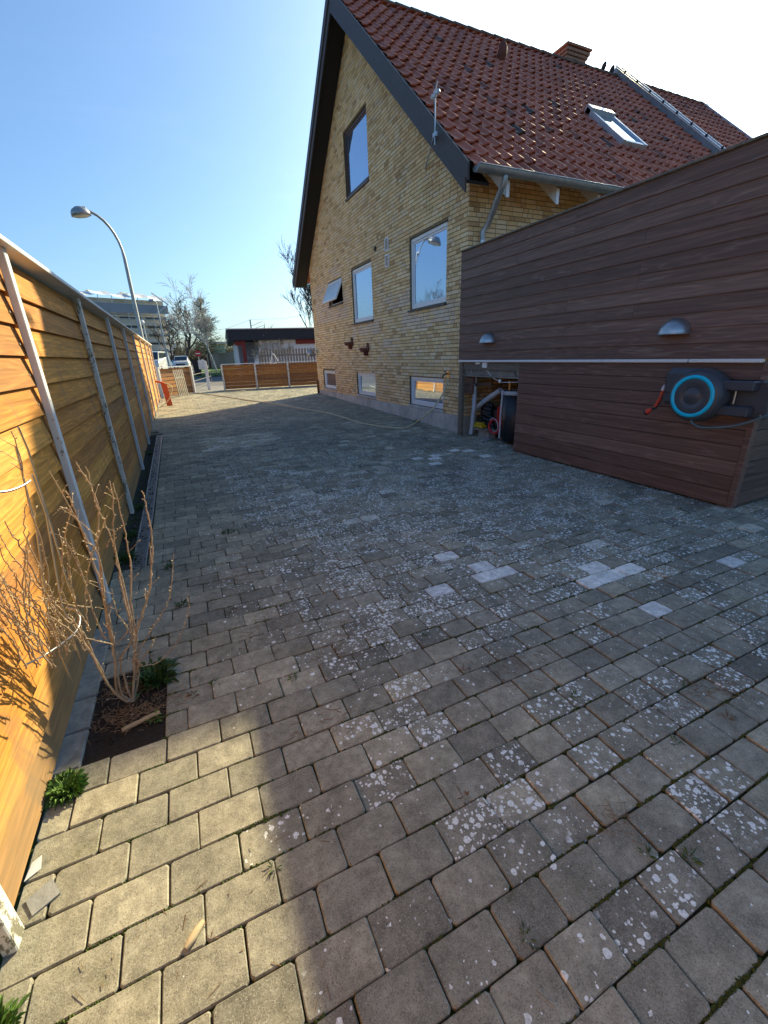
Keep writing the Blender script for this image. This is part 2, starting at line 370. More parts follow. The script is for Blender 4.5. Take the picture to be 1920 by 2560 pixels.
M['peb'] = simple('black_pebbles', (.02, .022, .025), .6, var=.5, sc=60)
M['kerb'] = simple('kerb_stone', (.22, .22, .20), .9, var=.3, sc=25, bump=.5)
M['wbrick'] = simple('white_brick', (.82, .82, .82), .85, var=.1, sc=20)
M['fascia'] = simple('black_roof_felt', (.02, .024, .032), .7, var=.2)
M['redw'] = simple('dark_red_wood', (.22, .02, .018), .6)
M['greyw'] = simple('weathered_grey_wood', (.22, .20, .17), .85, var=.3, sc=8)
M['hedge'] = simple('brown_hedge', (.055, .05, .035), .95, var=.4, sc=6)
M['conifer'] = simple('conifer_needles', (.05, .065, .04), .9, var=.4, sc=2)
M['carw'] = simple('silver_car_paint', (.62, .65, .68), .3, .3, var=.03)
M['blue'] = simple('blue_paint', (.04, .20, .55), .4)
M['dglass'] = simple('dark_glass', (.03, .04, .05), .1, .0, var=.1, spec=.9)
M['tyre'] = simple('tyre_rubber', (.015, .015, .015), .8)
M['bldg'] = simple('far_concrete_wall', (.62, .57, .48), .9, var=.15, sc=.4)
M['bldgw'] = simple('far_window_band', (.045, .08, .12), .3, .2, var=.35, sc=.5)
M['tarp'] = simple('white_tarpaulin', (.72, .72, .73), .7, var=.12, sc=.6)
M['tarpg'] = simple('grey_blue_sheeting', (.20, .24, .29), .6, var=.12, sc=.6)
#@@SETTING
exec_parts = []
# ---------------------------------------------------------------- setting
g = MB(); ys = [-60, -4, 4.5, 14.5, 21, 75, 140, 2500]
for a, b in zip(ys, ys[1:]):
    g.face([(-1500, a, gz(a)-.013), (1500, a, gz(a)-.013), (1500, b, gz(b)-.013), (-1500, b, gz(b)-.013)])
tag(g.build('ground', M['soil']), kind='structure')
def sheet(name, poly, mat, dz):
    """flat sheet following the ground profile; poly is a list of (x0,x1) spans per y: [(y,x0,x1)...]"""
    b = MB()
    for (ya, a0, a1), (yb, b0, b1) in zip(poly, poly[1:]):
        b.face([(a0, ya, gz(ya)+dz), (a1, ya, gz(ya)+dz), (b1, yb, gz(yb)+dz), (b0, yb, gz(yb)+dz)])
    return tag(b.build(name, mat), kind='structure')
sheet('pavement', [(19.7, -30, 30), (21, -30, 30), (23.2, -30, 30)], M['walk'], -.004)
LW = sorted([tuple(G(*q)[:2]) for q in ((478, 944), (481, 936), (496, 927), (520, 919), (546, 911))], key=lambda p: p[1])
sheet('road', [(23.3, -60, 60), (LW[0][1]-.15, -60, 60), (LW[0][1]-.14, -60, LW[0][0]-.1)]+[(y, -60, x-.1) for x, y in LW[1:]]+[(LW[-1][1]+15, -60, 20), (130, -60, 60)], M['asph'], -.008)
sheet('lawn', [(y, x, 60) for x, y in LW], M['grass'], .02)
def shrubfield():
    b = MB(); rr = random.Random(91)
    for i in range(2600):
        y = LW[0][1]+rr.random()**1.5*14; x = LW[1][0]+.3+(y-LW[0][1])*.12+rr.uniform(0, 7); h = rr.uniform(.05, .11); a = rr.uniform(0, PI)
        z = gz(y)+.02; dx, dy = math.cos(a)*.012, math.sin(a)*.012; lx = rr.uniform(-.04, .04)
        b.face([(x-dx, y-dy, z), (x+dx, y+dy, z), (x+lx, y, z+h)])
    tag(b.build('lawn_grass_blades', M['leafd']), 'short green grass blades on the lawn across the street', 'grass', kind='stuff')
shrubfield()

# pavers -------------------------------------------------------
XW = 4.38      # gable wall plane
XS = 4.24      # shed cladding plane
WHITE = [G(a*1.1573, c*1.1573)[:2] for a, c in ((948, 1203), (1045, 1224), (1042, 1252), (1098, 1238), (932, 1283), (1302, 1225), (1273, 1271), (1320, 1253), (1360, 1240), (1352, 1320), (1410, 1298), (1620, 1148), (1612, 1215), (1648, 1200), (1646, 1240), (935, 990), (972, 972), (905, 991), (950, 983), (1015, 975), (1040, 985), (940, 1003))]
def pavers():
    rr = random.Random(11); b = MB()
    y = -1.6; P = .125; row = 0
    def xend(y):
        if y < 1.75: return 7.
        if y < 6.1: return 6.2
        if y < 14.7: return XW-.005
        return 9.5
    while y < 19.6:
        x = -.665+rr.uniform(0, .09)
        first = True
        z0 = gz(y); xe = xend(y)
        left = -.665
        if 1.58 < y+P*.5 < 2.02: left = -.30
        elif 3.2 < y < 9.2: left = -.445
        x = left-(.095 if row % 2 else 0)-rr.uniform(0, .02)
        while x < xe:
            k = rr.random()
            if x < .35: Lx = .195
            elif x < 1.2: Lx = .195 if k < .45 else .17
            else: Lx = .17 if k < .6 else (.15 if k < .8 else .19)
            xa, xb = max(x, left), min(x+Lx, xe); x += Lx
            if xb-xa < .045: continue
            if xa > XS+.1 and 1.9 < y < 4.85: continue
            gp = rr.uniform(.0008, .003)+(.0012 if y < 2.5 and xa > .8 else 0)
            ax, bx, ay, by = xa+gp, xb-gp, y+gp, y+P-gp
            cx, cy = (ax+bx)/2, (ay+by)/2
            t = min(.9, max(.02, rr.gauss(.50, .21))); l = 0.
            inf = 1.1 if cx > .35 else (.4 if cx > -.05 else .06)
            fade = max(0, 1-max(0, cy-4.6)/4.)
            l = max(0, min(1, rr.gauss(.46, .26)))*inf*fade
            if cy < 1.5: l *= rr.choice([1.25, 1.0, .8, .45, .3, .18])
            if .6 < cx < 3.8 and 1.3 < cy < 4.4: l = min(1, l*1.3+.12)
            if cx > 3 and cy < 2.4: l *= .6
            if cx > .4: l = max(l, .16*fade)
            if cy > 9: t = min(.92, t+.12)
            if .16 < cx < 1.4 and 7.2 < cy < 8.3: t = rr.uniform(.91, .96)
            for wx, wy in WHITE:
                if ax <= wx <= bx and ay <= wy <= by: t = .995; l = 0.
            if rr.random() < .012 and cx > 1: t = .95
            if y < 3.4: ang = rr.gauss(0, .010); dz = rr.gauss(0, .0022); c = rr.uniform(.003, .011); oct_ = True
            else: ang = 0; dz = rr.gauss(0, .0012); c = .006; oct_ = y < 7
            zt = z0+dz
            slx, sly = rr.gauss(0, .013), rr.gauss(0, .013)
            hx, hy = (bx-ax)/2, (by-ay)/2
            def ring(ins, z, cc):
                if oct_:
                    pts = [(-hx+ins+cc, -hy+ins), (hx-ins-cc, -hy+ins), (hx-ins, -hy+ins+cc), (hx-ins, hy-ins-cc), (hx-ins-cc, hy-ins), (-hx+ins+cc, hy-ins), (-hx+ins, hy-ins-cc), (-hx+ins, -hy+ins+cc)]
                else: pts = [(-hx+ins, -hy+ins), (hx-ins, -hy+ins), (hx-ins, hy-ins), (-hx+ins, hy-ins)]
                ca, sa = math.cos(ang), math.sin(ang)
                return [(cx+p*ca-q*sa, cy+p*sa+q*ca, z+p*slx+q*sly+(gz(cy+q)-z0)) for p, q in pts]
            R0 = ring(0, z0-.03, c); R1 = ring(0, zt-.003, c); R2 = ring(.003, zt, c)
            n = len(R0); vs = R0+R1+R2
            fs = [(i, (i+1) % n, n+(i+1) % n, n+i) for i in range(n)]+[(n+i, n+(i+1) % n, 2*n+(i+1) % n, 2*n+i) for i in range(n)]+[tuple(range(2*n, 3*n))]
            b.faces(vs, fs, 0, t, l)
        y += P; row += 1
    o = b.build('paving', M['paver']); tag(o, kind='structure')
pavers()
# bed kerb stones beside the fence
b = MB()
for i in range(5):
    y0 = 1.60+i*.2; b.box((-.685, y0+.003-.08, -.05), (-.585, y0+.197-.08, .004), 0, .5, ch=.006)
tag(b.build('kerb', M['kerb']), kind='structure')
b = MB(); b.face([(-.66, 1.52, -.009), (-.29, 1.52, -.009), (-.29, 2.03, -.009), (-.66, 2.03, -.009)])
rr = random.Random(4)
for i in range(240):
    x, y = rr.uniform(-.57, -.31), rr.uniform(1.6, 2.0); s_ = rr.uniform(.004, .012); z = -.012
    vs = [(x+rr.uniform(-s_, s_), y+rr.uniform(-s_, s_), z+rr.uniform(0, s_*1.2)) for _ in range(5)]
    b.faces(vs, [(0, 1, 2), (0, 2, 3), (1, 2, 4), (2, 3, 4), (0, 1, 4), (0, 3, 4)])
SOILD = simple('dark_bed_soil', (.018, .013, .009), 1., var=.5, sc=80, bump=.8)
tag(b.build('soil', SOILD), kind='structure')
#@@DRAIN
dr = thing('drain_channel', 'long galvanised drain grate between black pebbles and pavers along the left fence', 'drain', (-.5, 6.2, 0))
b = MB()
y = 3.27
while y < 9.15:
    b.box((-.545, y, gz(y)-.012), (-.462, y+.007, gz(y)-.003)); y += .016
b.build('grate', M['galv'], dr)
b = MB()
for x in (-.553, -.462): 
    for ya, yb in ((3.25, 4.5), (4.5, 9.15)):
        b.prism([(ya, gz(ya)-.03), (yb, gz(yb)-.03), (yb, gz(yb)+.001), (ya, gz(ya)+.001)], 0, x, x+.008)
b.build('channel_frame', M['galv'], dr)
b = MB()
for i in range(2600):
    y = rr.uniform(3.2, 9.2); x = rr.uniform(-.67, -.56) if rr.random() < .8 else rr.uniform(-.55, -.47)
    s_ = rr.uniform(.006, .013); z = gz(y)-.012+rr.uniform(0, .012)
    vs = [(x-s_, y, z), (x+s_, y, z), (x, y-s_*.9, z), (x, y+s_*.9, z), (x, y, z+s_*.7), (x, y, z-s_)]
    b.faces(vs, [(0, 2, 4), (2, 1, 4), (1, 3, 4), (3, 0, 4)], sm=False)
tag(b.build('pebbles', M['peb']), 'black pebbles in the strip between the left fence and the drain', 'pebbles', kind='stuff')
#@@HOUSE
# ---------------------------------------------------------------- brick house
YC, YF = 6.20, 14.75           # gable corners
YE, ZE, YR, ZR = 5.62, 3.66, 10.48, 8.05    # eave and ridge lines of the tile plane
SL = (ZR-ZE)/(YR-YE)
def onroof(u, v, h=0.):
    n_ = Vector((0, -SL, 1)).normalized(); P0 = Vector((0, YE, ZE))+n_*h; d = Vector(ray(u, v)); o = Vector((0, 0, CAMH))
    return o+d*((P0-o).dot(n_)/d.dot(n_))
def rz(y): return ZE+SL*(y-YE) if y < YR else ZR-SL*(y-YR)
house = thing('brick_house', 'yellow brick gable house with red pantile roof and dark verge boards', 'house', (XW, YC, 0))
# openings in the gable: (y0,y1,z0,z1)
OPEN = dict(up=(9.83, 11.17, 4.86, 6.11), big=(6.78, 8.06, 2.2, 3.39), mid=(9.87, 11.12, 2.17, 3.37), small=(11.82, 12.99, 2.75, 3.34), b1=(6.82, 8.12, .385, .95), b2=(9.89, 11.11, .40, .965), b3=(12.88, 14.09, .42, .97))
PINK = [(6.6, 8.3, 1.85, 2.2), (9.6, 11.2, 1.85, 2.17), (11.6, 14.2, 2.35, 2.85), (12.9, 14.2, 2.8, 3.4), (8.9, 9.3, 1.5, 1.7), (12.2, 12.7, 3.4, 3.7), (8.1, 9.0, 2.3, 2.6)]
def brickrow(b, rr, a0, a1, z0, z1, holes, plane, X, side):
    """bricks of one course between a0 and a1 on a plane; side 'x' = gable (plane x=X, runs in y); 'y' = eave wall (plane y=X, runs in x)"""
    a = a0
    pat = rr.choice([0, 1, 2]); k = pat
    if rr.random() < .5: a -= rr.choice([.055, .11, .17])
    while a < a1:
        Lb = .200 if (rr.random() < .5) else .092
        k += 1
        s0, s1 = max(a, a0), min(a+Lb, a1); a += Lb+.011
        segs = [(s0, s1)]
        for (h0, h1, hz0, hz1) in holes:
            if hz0 < z1-.008 and hz1 > z0+.008:
                ns = []
                for p, q in segs:
                    if q <= h0 or p >= h1: ns.append((p, q))
                    else:
                        if p < h0: ns.append((p, h0))
                        if q > h1: ns.append((h1, q))
                segs = ns
        for p, q in segs:
            if q-p < .02: continue
            t = rr.random()**.9; lc = 0.
            if rr.random() < .05: t = rr.uniform(0, .1)
            if side == 'x':
                c = (p+q)/2
                for (u0, u1, v0, v1) in PINK:
                    if u0-.1 < c < u1+.1 and v0 < z0+.03 < v1 and rr.random() < .85: lc = rr.uniform(.35, .9)
            o = rr.uniform(-.0015, .0015)
            zz0, zz1 = z0+.0055, z1-.0055
            if side == 'x': pts = [(p, zz0), (q, zz0), (q, zz1), (p, zz1)]; f = lambda s, z, d: (X+d, s, z)
            else: pts = [(p, zz0), (q, zz0), (q, zz1), (p, zz1)]; f = lambda s, z, d: (s, X+d, z)
            ins = .003; cm, cn = (p+q)/2, (zz0+zz1)/2
            outer = [f(s, z, .014) for s, z in pts]; mid = [f(s, z, o+.002) for s, z in pts]
            inn = [f(s+(ins if s < cm else -ins), z+(ins if z < cn else -ins), o) for s, z in pts]
            n = 4; vs = outer+mid+inn
            if side == 'x': fs = [tuple(reversed(range(8, 12)))]+[(i, n+i, n+(i+1) % n, (i+1) % n) for i in range(n)]+[(n+i, 2*n+i, 2*n+(i+1) % n, n+(i+1) % n) for i in range(n)]
            else: fs = [tuple(range(8, 12))]+[((i+1) % n, n+(i+1) % n, n+i, i) for i in range(n)]+[(n+(i+1) % n, 2*n+(i+1) % n, 2*n+i, n+i) for i in range(n)]
            b.faces(vs, fs, 0, t, lc)
def gable():
    rr = random.Random(5); b = MB(); z = .325; CH = .0632
    holes = list(OPEN.values())
    while z < 7.95:
        zt = z+CH; lim = zt+.10
        if lim > rz(YC): a0 = YE+(lim-ZE)/SL; a1 = 2*YR-a0; a0 = max(a0, YC); a1 = min(a1, YF)
        else: a0, a1 = YC, YF
        if a1-a0 > .1: brickrow(b, rr, a0, a1, z, zt, holes, 0, XW, 'x')
        z = zt
    # mortar backing with openings
    X = XW+.009
    yb = sorted({YC+.012, YF, YR}|{v for o in holes for v in o[:2]})
    for y0, y1 in zip(yb, yb[1:]):
        cur = .3
        for h in sorted([h for h in holes if h[0] <= y0+1e-6 and h[1] >= y1-1e-6], key=lambda h: h[2]):
            b.face([(X, y0, cur), (X, y1, cur), (X, y1, h[2]), (X, y0, h[2])][::-1], 1); cur = h[3]
        b.face([(X, y0, cur), (X, y1, cur), (X, y1, rz(y1)-.07), (X, y0, rz(y0)-.07)][::-1], 1)
    for (y0, y1, z0, z1) in holes:   # reveals
        for q in ([(y0, z0), (y0, z1)], [(y1, z0), (y1, z1)], [(y0, z0), (y1, z0)], [(y0, z1), (y1, z1)]):
            (a, c), (d, e) = q; b.face([(XW+.003, a, c), (XW+.003, d, e), (XW+.16, d, e), (XW+.16, a, c)], 1)
    # eave wall (plane y = YC, runs in x), far eave wall and back
    z = .325
    while z < 4.05: brickrow(b, rr, XW+.001, 13., z, z+CH, [], 0, YC, 'y'); z += CH
    Y = YC+.009
    b.face([(XW+.009, Y, -.05), (13., Y, -.05), (13., Y, 4.1), (XW+.009, Y, 4.1)], 1)
    b.face([(XW+.02, YF, 0), (13., YF, 0), (13., YF, 4.1), (XW+.02, YF, 4.1)], 1)
    b.build('wall', [M['brick'], M['mortar']], house)
gable()
b = MB(); b.box((XW-.012, YC-.012, -.2), (XW+.3, YF+.05, .325), ch=.01)
b.build('plinth', M['plinth'], house)
def window(key, fr=M['frame'], sill=True, kind='fixed', fw=.055):
    y0, y1, z0, z1 = OPEN[key]; b = MB(); d0, d1 = XW+.035, XW+.10
    g_ = .006; y0 += g_; y1 -= g_; z0 += g_; z1 -= g_
    if kind == 'open':
        d0 = XW+.06
    b.box((d0, y0, z0), (d1, y0+fw, z1), ch=.004); b.box((d0, y1-fw, z0), (d1, y1, z1), ch=.004)
    b.box((d0, y0+fw, z0), (d1, y1-fw, z0+fw), ch=.004); b.box((d0, y0+fw, z1-fw), (d1, y1-fw, z1), ch=.004)
    if kind == 'fixed':   # inner sash, 2 cm behind the outer frame face
        e = fw+.004; s2 = .03; q0, q1 = d0+.015, d1
        b.box((q0, y0+e, z0+e), (q1, y0+e+s2, z1-e), ch=.003); b.box((q0, y1-e-s2, z0+e), (q1, y1-e, z1-e), ch=.003)
        b.box((q0, y0+e+s2, z0+e), (q1, y1-e-s2, z0+e+s2), ch=.003); b.box((q0, y0+e+s2, z1-e-s2), (q1, y1-e-s2, z1-e), ch=.003)
        o = b.build('window', fr, house)
        i = e+s2; p = MB(); q_ = .012 if key[0] == 'b' and key != 'big' else 0; p.faces([(XW+.065, y0+i, z0+i), (XW+.065, y1-i, z0+i), (XW+.065+q_, y1-i, z1-i), (XW+.065+q_, y0+i, z1-i)], [(0, 3, 2, 1)]); p.build('pane', M['glass'], o).location = (0, 0, 0)
        s_ = MB()
    else:
        # top hung sash swung outwards, dark room behind
        o = b.build('window', fr, house)
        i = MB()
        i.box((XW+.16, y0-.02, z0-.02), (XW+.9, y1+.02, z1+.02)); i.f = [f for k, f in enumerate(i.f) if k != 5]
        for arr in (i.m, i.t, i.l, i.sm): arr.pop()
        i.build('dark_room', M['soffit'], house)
        ang = math.radians(24); R = Matrix.Translation((XW+.03, 0, z1-.01)) @ Matrix.Rotation(ang, 4, 'Y')
        sash = MB(); h = z1-z0-.02; k = .05
        for a, c in (((-.02, y0, -h), (.02, y0+k, 0)), ((-.02, y1-k, -h), (.02, y1, 0)), ((-.02, y0+k, -h), (.02, y1-k, -h+k)), ((-.02, y0+k, -k), (.02, y1-k, 0))): sash.box(a, c, M=R, ch=.003)
        so_ = sash.build('open_sash', fr, house); pn = MB(); pn.box((-.006, y0+k, -h+k), (.0, y1-k, -k), M=R); pn.build('pane', M['skyrefl'], so_)
    if sill:
        s_ = MB(); y0 -= .03; y1 += .03; zt = z0-.004
        s_.prism([(XW-.045, zt-.045), (XW+.12, zt-.045), (XW+.12, zt+.004), (XW-.045, zt-.02)], 1, y0, y1) if False else s_.faces([(XW-.05, y0, zt-.05), (XW+.05, y0, zt-.05), (XW+.05, y0, zt), (XW-.05, y0, zt-.022), (XW-.05, y1, zt-.05), (XW+.05, y1, zt-.05), (XW+.05, y1, zt), (XW-.05, y1, zt-.022)], [(0, 1, 2, 3), (7, 6, 5, 4), (0, 4, 5, 1), (1, 5, 6, 2), (2, 6, 7, 3), (3, 7, 4, 0)])
        s_.build('sill', M['sill'] if kind != 'x' else M['plinth'], o)
    return o
for c in house.children: pass
window('up', M['brownframe'], sill=False); window('big'); window('mid'); window('small', kind='open', fw=.035)
for k in ('b1', 'b2', 'b3'):
    o = window(k, sill=False)
    y0, y1, z0, z1 = OPEN[k]; s_ = MB(); s_.box((XW-.02, y0-.02, z0-.06), (XW+.1, y1+.02, z0-.001), ch=.008); s_.build('sill', M['plinth'], o)
s_ = MB(); y0, y1, z0, z1 = OPEN['up']; s_.box((XW-.03, y0-.01, z0-.045), (XW+.1, y1+.01, z0), ch=.004); s_.build('sill', M['brownframe'], house)
# far corner downpipe, vents, small round pipe
b = MB(); b.tube([(XW-.05, YF-.08, gz(14.6)+.0), (XW-.05, YF-.08, .62)], .035, 10); b.build('ground_pipe', M['terra'], house)
for (yc, zc) in ((9.04, 3.51), (9.04, 3.215)):
    b = MB(); b.box((XW-.012, yc-.085, zc-.115), (XW+.01, yc-.065, zc+.115)); b.box((XW-.012, yc+.065, zc-.115), (XW+.01, yc+.085, zc+.115)); b.box((XW-.012, yc-.065, zc-.115), (XW+.01, yc+.065, zc-.095)); b.box((XW-.012, yc-.065, zc+.095), (XW+.01, yc+.065, zc+.115))
    v = b.build('vent', M['frame'], house)
    b = MB()
    for k in range(9): b.box((XW-.008, yc-.064, zc-.09+k*.021), (XW-.002, yc+.064, zc-.082+k*.021))
    b.build('louvre', M['zinc'], v)
# roof ----------------------------------------------------------------
NORM = Vector((0, -SL, 1)).normalized(); DOWN = Vector((0, -1, -SL)).normalized()
def roofpt(x, s, h=0):  # s = distance up the slope from the eave
    p = Vector((x, YE, ZE))-DOWN*s+NORM*h; return p
SLEN = (Vector((0, YR, ZR))-Vector((0, YE, ZE))).length
def tiles(b, x0, x1, s0, s1, rr, lift=0., pitch=.21, rowh=.335, skip=None, dark=None):
    prof = [(0, .004), (.12, -.002), (.3, -.004), (.48, 0), (.58, .008), (.66, .024), (.76, .038), (.86, .038), (.95, .020), (1.0, .004)]
    nx = int(round((x1-x0)/pitch)); pitch = (x1-x0)/nx; nr = int(math.ceil((s1-s0)/rowh))
    for r in range(nr):
        a = s0+r*rowh; c = min(a+rowh+.06, s1)
        for i in range(nx):
            xx = x0+i*pitch
            if skip and skip(xx, a): continue
            cl = math.sin(xx*1.3+1)*math.sin(a*1.1+xx*.5)
            t = min(1, max(0, rr.gauss(.5, .16)))
            if rr.random() < (.07 if (dark and dark(xx, a)) else .02): t = rr.uniform(0, .14)
            j = rr.gauss(0, .0045); jx = rr.gauss(0, .004)
            lo = [roofpt(xx+u*pitch+jx, a-.02, h+.052+lift+j) for u, h in prof]
            hi = [roofpt(xx+u*pitch+jx, c, h+.006+lift) for u, h in prof]
            fr = [roofpt(xx+u*pitch+jx, a-.02, h+.030+lift+j) for u, h in prof]
            n = len(prof)
            b.faces(lo+hi, [(k, k+1, n+k+1, n+k) for k in range(n-1)], 0, t, sm=True)
            b.faces(fr+lo, [(k, k+1, n+k+1, n+k) for k in range(n-1)], 0, t*.8)
            b.faces([lo[-1], hi[-1], roofpt(xx+pitch+jx, c, -.01+lift), roofpt(xx+pitch+jx, a-.02, .01+lift)], [(0, 3, 2, 1)], 0, t)
XV = 3.98     # verge (roof edge) towards the driveway
XP = onroof(1700, 330)[0]    # party wall
def roof():
    rr = random.Random(3); b = MB()
    skip = lambda x, s: 9.25 < x+.1 < 10.15 and 2.98 < s+.1 < 4.45
    tiles(b, XV+.02, XP, 0, SLEN, rr, skip=None, dark=lambda x, s: 5.5 < x < 9 and 1.5 < s < 5.4)
    for s_ in (0,):   # underlay closing the slope and the far slope
        b.face([roofpt(XV+.02, 0, .0), roofpt(XP, 0, .0), roofpt(XP, SLEN, .0), roofpt(XV+.02, SLEN, .0)], 1)
    e = 2*YR-YE
    b.face([(XV+.02, YR, ZR+.03), (XP, YR, ZR+.03), (XP, e, ZE+.03), (XV+.02, e, ZE+.03)], 0, .5)
    r = b.build('roof', [M['tile'], M['soffit']], house)
    b = MB(); x = XV-.02
    while x < XP:   # ridge tiles, each slightly conical and overlapping
        for k in range(8):
            a0, a1 = PI*k/8, PI*(k+1)/8
            q = lambda a, rr_, xx: (xx, YR-math.cos(a)*rr_, ZR+.005+math.sin(a)*rr_*.85)
            b.face([q(a0, .115, x), q(a0, .098, x+.40), q(a1, .098, x+.40), q(a1, .115, x)], 0, rr.random(), sm=True)
            b.face([q(a0, .115, x), q(a1, .115, x), q(a1, .09, x), q(a0, .09, x)], 0)
        x += .36
    b.build('ridge_tiles', M['ridge'], r)
    # skylight
    pa, pb, pc, pd = [onroof(*q, .1) for q in ((1460, 264), (1526, 287), (1610, 363), (1545, 345))]
    kk = math.sqrt(1+SL*SL); s1 = ((pa.y+pb.y)/2-YE)*kk; s0 = ((pc.y+pd.y)/2-YE)*kk; x0 = (pa.x+pd.x)/2; x1 = (pb.x+pc.x)/2
    sk = MB()
    for (xa, xb, sa, sb, h0, h1) in ((x0, x0+.06, s0, s1, .02, .13), (x1-.06, x1, s0, s1, .02, .13), (x0+.06, x1-.06, s0, s0+.08, .02, .12), (x0, x1, s1-.13, s1+.03, .02, .17)):
        vs = [roofpt(x, s, h) for h in (h0, h1) for x, s in ((xa, sa), (xb, sa), (xb, sb), (xa, sb))]
        sk.faces(vs, [(0, 3, 2, 1), (4, 5, 6, 7), (0, 1, 5, 4), (1, 2, 6, 5), (2, 3, 7, 6), (3, 0, 4, 7)], 0)
    so_ = sk.build('skylight', M['zincw'], r); p = MB(); p.face([roofpt(x0+.06, s0+.08, .10), roofpt(x1-.06, s0+.08, .10), roofpt(x1-.06, s1-.13, .10), roofpt(x0+.06, s1-.13, .10)]); p.build('pane', M['glass'], r)
    # vent cowl on the tiles
    v = MB(); c = onroof(1252, 145, .05); v.tube([c, c+NORM*.06, c+NORM*.09+Vector((0, 0, .07)), c+Vector((0, 0, .16))+NORM*.05], [.10, .10, .085, .07], 12); v.build('vent_cowl', M['terra'], r)
    # chimney
    ch = MB(); cx0, cx1, cy0, cy1 = 10.32, 10.92, 10.60, 11.15; z = 7.3
    while z < 8.40:
        e = .0 if z < 8.20 else .03*(1+int((z-8.20)/.066))
        for (pa, pb, ax_) in (((cx0-e), (cx1+e), 'y'), ((cy0-e), (cy1+e), 'x')):
            a = pa-(.11 if rr.random() < .5 else 0)
            while a < pb:
                p, q = max(a, pa), min(a+.215, pb); a += .23
                if q-p < .02: continue
                t = rr.uniform(.0, .9)
                if ax_ == 'y':
                    for yy, hh in ((cy0-e, -.006), (cy1+e, .006)): ch.box((p, yy, z+.006), (q, yy+hh, z+.06), 0, t, .45)
                else:
                    for xx, hh in ((cx0-e, -.006), (cx1+e, .006)): ch.box((xx, p, z+.006), (xx+hh, q, z+.06), 0, t, .45)
        ch.box((cx0-e, cy0-e, z), (cx1+e, cy1+e, z+.066), 1); z += .066
    ch.box((cx0-.13, cy0-.13, 8.44), (cx1+.13, cy1+.13, 8.49), 2, ch=.01)
    ch.build('chimney', [M['redbrick'], M['mortar'], M['redbrick']], r)
roof()
# verge boards, two overlapping boards per rake and the dark soffit behind
def verge():
    for sgn in (1, -1):
        def P(y, dz): return (y if sgn > 0 else 2*YR-y, ZE+SL*(y-YE)+dz)
        ye = YE+.02
        for nm, x0, x1, d0, d1, yt in (('verge_board', XV-.03, XV, .05, -.15, ye), ('lower_verge_board', XV-.008, XV+.02, -.14, -.34, ye+.09)):
            b = MB(); q = [P(yt, d0), P(YR, d0), P(YR, d1), P(yt+.0, d1+.0)]
            if sgn < 0: q.reverse()
            # vertical cut at the tip
            b.prism(q, 0, x0, x1, t=random.random()); fixn(b.build(nm, M['verge'], house))
        b = MB(); q = [P(ye+.1, -.20), P(YR, -.20), P(YR, -.24), P(ye+.1, -.24)]
        if sgn < 0: q.reverse()
        b.prism(q, 0, XV+.02, XW-.001); fixn(b.build('soffit', M['soffit'], house))
verge()
# gutter, brackets, downpipe
b = MB(); pts = []
prof = [(-.075*math.cos(a), -.075*math.sin(a)) for a in [PI*k/10 for k in range(11)]]
gy, gzz = YE-.045, ZE+.015
inner = [(.066*c/.075, .066*s/.075) for c, s in prof]
for P0, P1, f in ((prof, prof, 1), (inner, inner, -1)):
    vs = [(XV+.05, gy+c, gzz+s) for c, s in P0]+[(13., gy+c, gzz+s) for c, s in P1]
    b.faces(vs, [(k, k+1, 12+k, 11+k) if f > 0 else (k, 11+k, 12+k, k+1) for k in range(10)], sm=True)
b.faces([(XV+.05, gy+c, gzz+s) for c, s in prof], [tuple(range(11))])
for x in (4.86, 5.55, 6.2, 7.0, 7.9):
    vs = [(x, gy+c*1.07, gzz+s*1.07) for c, s in prof]+[(x+.03, gy+c*1.07, gzz+s*1.07) for c, s in prof]
    b.faces(vs, [(k, k+1, 12+k, 11+k) for k in range(10)], sm=True)
b.tube([(XV+.05, gy-.075, gzz+.003), (13., gy-.075, gzz+.003)], .009, 6)
b.build('gutter', M['zinc'], house)
xd = onY(1262, 450, gy)[0]; xd2 = onY(1206, 590, YC-.07)[0]
b = MB(); b.tube([(xd, gy, gzz-.06), (xd, gy, gzz-.13), (xd-.01, gy+.04, gzz-.19), (xd2+.06, YC-.13, 3.20), (xd2, YC-.075, 3.08), (xd2, YC-.075, 2.98)], .04, 14)
o = b.build('downpipe_bend', M['zinc'], house)
b = MB(); b.tube([(xd2, YC-.075, 3.0), (xd2, YC-.075, 1.24)], .037, 14); b.build('downpipe', M['zincw'], house)
b = MB(); b.bar((xd2-.05, YC-.075, 2.62), (xd2+.05, YC-.075, 2.62), .09, .02); b.bar((xd2, YC-.0, 2.62), (xd2, YC-.075, 2.62), .015, .015); b.build('pipe_clamp', M['zinc'], house)
for u in (1262, 1388, 1493):
    xr = onY(u, 480, YE+.08)[0]; b = MB()
    b.prism([(YE+.05, ZE-.05), (YE+.05, ZE-.25), (YC, ZE-.25+SL*(YC-YE-.05)), (YC, ZE-.05+SL*(YC-YE-.05))], 0, xr, xr+.055); fixn(b.build('rafter_tail', M['frame'], house))
xr += .85
while xr < 12.9:
    b = MB(); b.prism([(YE+.05, ZE-.05), (YE+.05, ZE-.25), (YC, ZE-.25+SL*(YC-YE-.05)), (YC, ZE-.05+SL*(YC-YE-.05))], 0, xr, xr+.055); fixn(b.build('rafter_tail', M['frame'], house)); xr += .85
